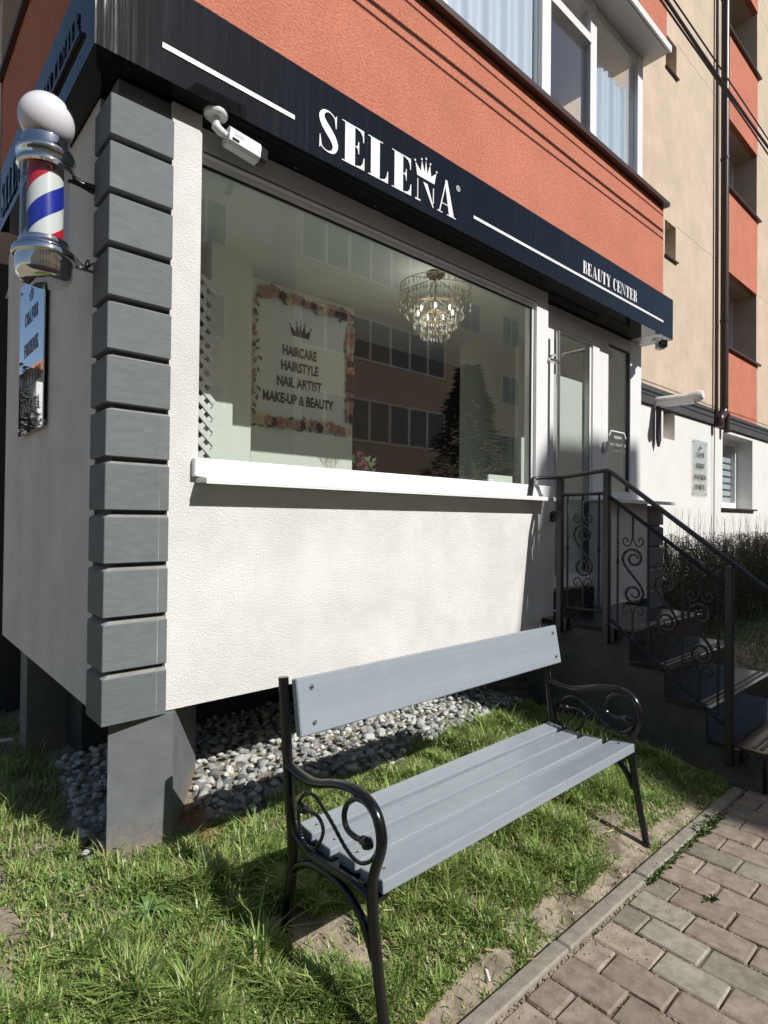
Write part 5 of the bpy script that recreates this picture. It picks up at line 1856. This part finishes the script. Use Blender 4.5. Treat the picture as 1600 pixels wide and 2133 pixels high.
# ------------------------------------------------------------------ hedge and right lawn
hd = thing('hedge', 'bare twiggy hedge in shade in front of the white wall', 'hedge', (7.5, .5, 0))
tw, lv = MB(), MB()
rh = random.Random(3)
for k in range(3400):
    x = rh.uniform(5.35, 11.5); y = rh.uniform(.12, .95)
    top = 1.28 + .05 * math.sin(x * 2.2) + .04 * math.sin(x * 5.1 + 1)
    z0 = rh.uniform(.0, 1.0)
    h = rh.uniform(.25, .6)
    if rh.random() < .055: h = min(1.62, rh.uniform(top, top + .38)) - z0
    elif z0 + h > top: h = top - z0
    dx, dy = rh.gauss(0, .09), rh.gauss(0, .09)
    r_ = rh.uniform(.0018, .0042)
    p0, p1, p2 = (x, y, z0), (x + dx * .5 + rh.gauss(0, .012), y + dy * .5, z0 + h * .5), (x + dx, y + dy, z0 + h)
    tw.tube([p0, p1, p2], [r_, r_ * .8, r_ * .4], 3, cap=False)
    for q in range(18):
        t = rh.random()
        cx, cy, cz = p0[0] + dx * t + rh.gauss(0, .02), p0[1] + dy * t + rh.gauss(0, .02), z0 + h * t
        if cz > top + .03 and rh.random() < .75: continue
        s = rh.uniform(.007, .018) * (1 if cz < top else .5)
        a, b_ = rh.uniform(0, 6.28), rh.uniform(-.9, .9)
        u = Vector((math.cos(a), math.sin(a), b_)).normalized(); w_ = u.cross(Vector((rh.uniform(-1, 1), rh.uniform(-1, 1), 1))).normalized()
        P_ = Vector((cx, cy, cz))
        lv.add([P_ - u * s, P_ + w_ * s * .5, P_ + u * s, P_ - w_ * s * .5], [(0, 1, 2, 3)])
tag(tw.build('twigs', M['twig'], hd), kind='stuff')
tag(lv.build('leaves', M['hleaf'], hd), kind='stuff')
rgm = MB()
for k in range(30000):
    x = rh.uniform(4.2, 11.0); y = rh.uniform(-1.6, .5)
    h = rh.uniform(.03, .09); a = rh.uniform(0, 6.28); w_ = rh.uniform(.002, .005)
    dx, dy = math.cos(a), math.sin(a)
    z = gz(x, max(y, KY0 + .01)) - .01
    rgm.add([(x - dy * w_, y + dx * w_, z), (x + dy * w_, y - dx * w_, z), (x + dx * h * .6, y + dy * h * .6, z + h)], [(0, 1, 2)])
tag(rgm.build('grass', mat('shade_grass', (.07, .14, .03), rough=.6)), 'dark green lawn beyond the entrance stairs in front of the hedge', 'grass', kind='stuff')

# ------------------------------------------------------------------ across the street (seen mirrored in the glass; throws the shade on the stairs)
ob = thing('apartment_block', 'tan apartment block across the street seen mirrored in the shop window', 'building', (8, -16, 0))
D = -14.0
kx_ = -.14 * 14; kz = .84 * 14.02


def up_to(xs, zs):
    """outline point whose shadow falls at (xs, zs) on the shop front"""
    return (xs + .22 * 14.02, zs + kz)


pr = [(-30, -.2)]
pr += [(-30, up_to(0, -1.62)[1]), up_to(2.62, -1.62), up_to(2.64, -1.12), up_to(2.78, -.55), up_to(2.80, .45), up_to(2.985, 1.55), up_to(3.02, 1.95), up_to(3.3, 2.30), up_to(4.9, 2.36),
       (up_to(4.95, 0)[0], 13.3), (40, 13.3), (40, -.2)]
pr = [(a, b) for a, b in pr]
mb = MB(); mb.prism(pr, 'y', D - 6, D); mb.build('wall', M['tan'], ob)
MB().box(9.3, 16.5, D + .002, D + 1.2, .2, 11.9).build('balcony_tower', M['tan2'], ob)
for fl in range(4):
    z0 = 1.3 + fl * 2.8
    for x in (-8, -5, -2, 1, 6.2, 18.5, 21.5, 25, 29):
        mbw = MB(); mbw.box(x, x + 1.4, D + .001, D + .06, z0, z0 + 1.4)
        if z0 + 1.5 > 8.6 and x < 4: continue
        w_ = mbw.build('window', M['pvc'], ob)
        MB().box(x + .07, x + .66, D + .061, D + .066, z0 + .07, z0 + 1.33).build('pane', M['win_dark'], w_)
        MB().box(x + .74, x + 1.33, D + .061, D + .066, z0 + .07, z0 + 1.33).build('pane', M['win_dark'], w_)
    mbw = MB(); mbw.box(9.5, 16.3, D + 1.201, D + 1.25, z0, z0 + 1.5)
    w_ = mbw.build('window', M['pvc'], ob)
    for k in range(7):
        MB().box(9.58 + k * .96, 9.58 + k * .96 + .84, D + 1.251, D + 1.256, z0 + .08, z0 + 1.42).build('pane', M['win_dark'], w_)

road = MB(); road.box(-60, 80, -13.9, -6.02, -.12, -.10)
tag(road.build('road', mat('asphalt', (.05, .05, .052), rough=.9, var=.2, vscale=20, bump=.3, bscale=120)), kind='structure')


def conifer(loc, h, label, n=2600, seed=1, wid=.27):
    t = thing('conifer_tree', label, 'tree', loc)
    rc = random.Random(seed)
    MB().tube([loc, (loc[0], loc[1], loc[2] + h * .95)], [.12, .02], 8).build('trunk', M['bark'], t, smooth=True)
    m_ = MB()
    for k in range(n):
        tt = rc.random() ** .8
        z = loc[2] + .5 + (h - .5) * tt
        R_ = (1 - tt) * h * wid * (1 + .25 * math.sin(tt * 40)) + .05
        a = rc.uniform(0, 6.28); r_ = R_ * rc.uniform(.3, 1.0) ** .5
        P_ = Vector((loc[0] + r_ * math.cos(a), loc[1] + r_ * math.sin(a), z - r_ * .25))
        o_ = Vector((math.cos(a), math.sin(a), rc.uniform(-.4, .3))).normalized() * rc.uniform(.12, .28)
        w_ = o_.cross(Vector((0, 0, 1))).normalized() * rc.uniform(.03, .07)
        m_.add([P_, P_ + o_ * .5 + w_, P_ + o_, P_ + o_ * .5 - w_], [(0, 1, 2, 3)])
    m_.build('crown', M['conifer' if wid > .2 else 'spruce'], t)


conifer((8.3, -4.9, 0), 4.5, 'dark conifer across the pavement seen mirrored in the shop window', 5200, 1, .34)
# a white house and trees behind to the left (seen in the mirrored plaque)
hs = thing('white_house', 'white house with orange tiled roof mirrored in the left wall plaque', 'house', (-5, 14, 0))
MB().box(-7.5, -2.5, 14, 19, 0, 5.0).build('wall', M['white_smooth'], hs)
MB().prism([(-8.0, 5.0), (-2.3, 5.0), (-5.1, 7.6)], 'y', 13.7, 19.3).build('roof', M['roof'], hs)
for x in (-6.8, -4.2):
    MB().box(x, x + 1.3, 13.94, 13.998, 1.2, 2.6).build('window', M['win_dark'], hs)
    MB().box(x, x + 1.3, 13.94, 13.998, 3.3, 4.5).build('window', M['win_dark'], hs)
for i, (x, y, h) in enumerate(((-2.0, 13.2, 4.9), (-1.5, 14.2, 5.6), (-2.28, 13.6, 4.3))):
    conifer((x, y, 0), h, ['dark spruce behind the salon mirrored in the left wall plaque', 'tallest spruce behind the salon left of the white house', 'shortest spruce beside the white house wall'][i], 700, 5 + i, .075)
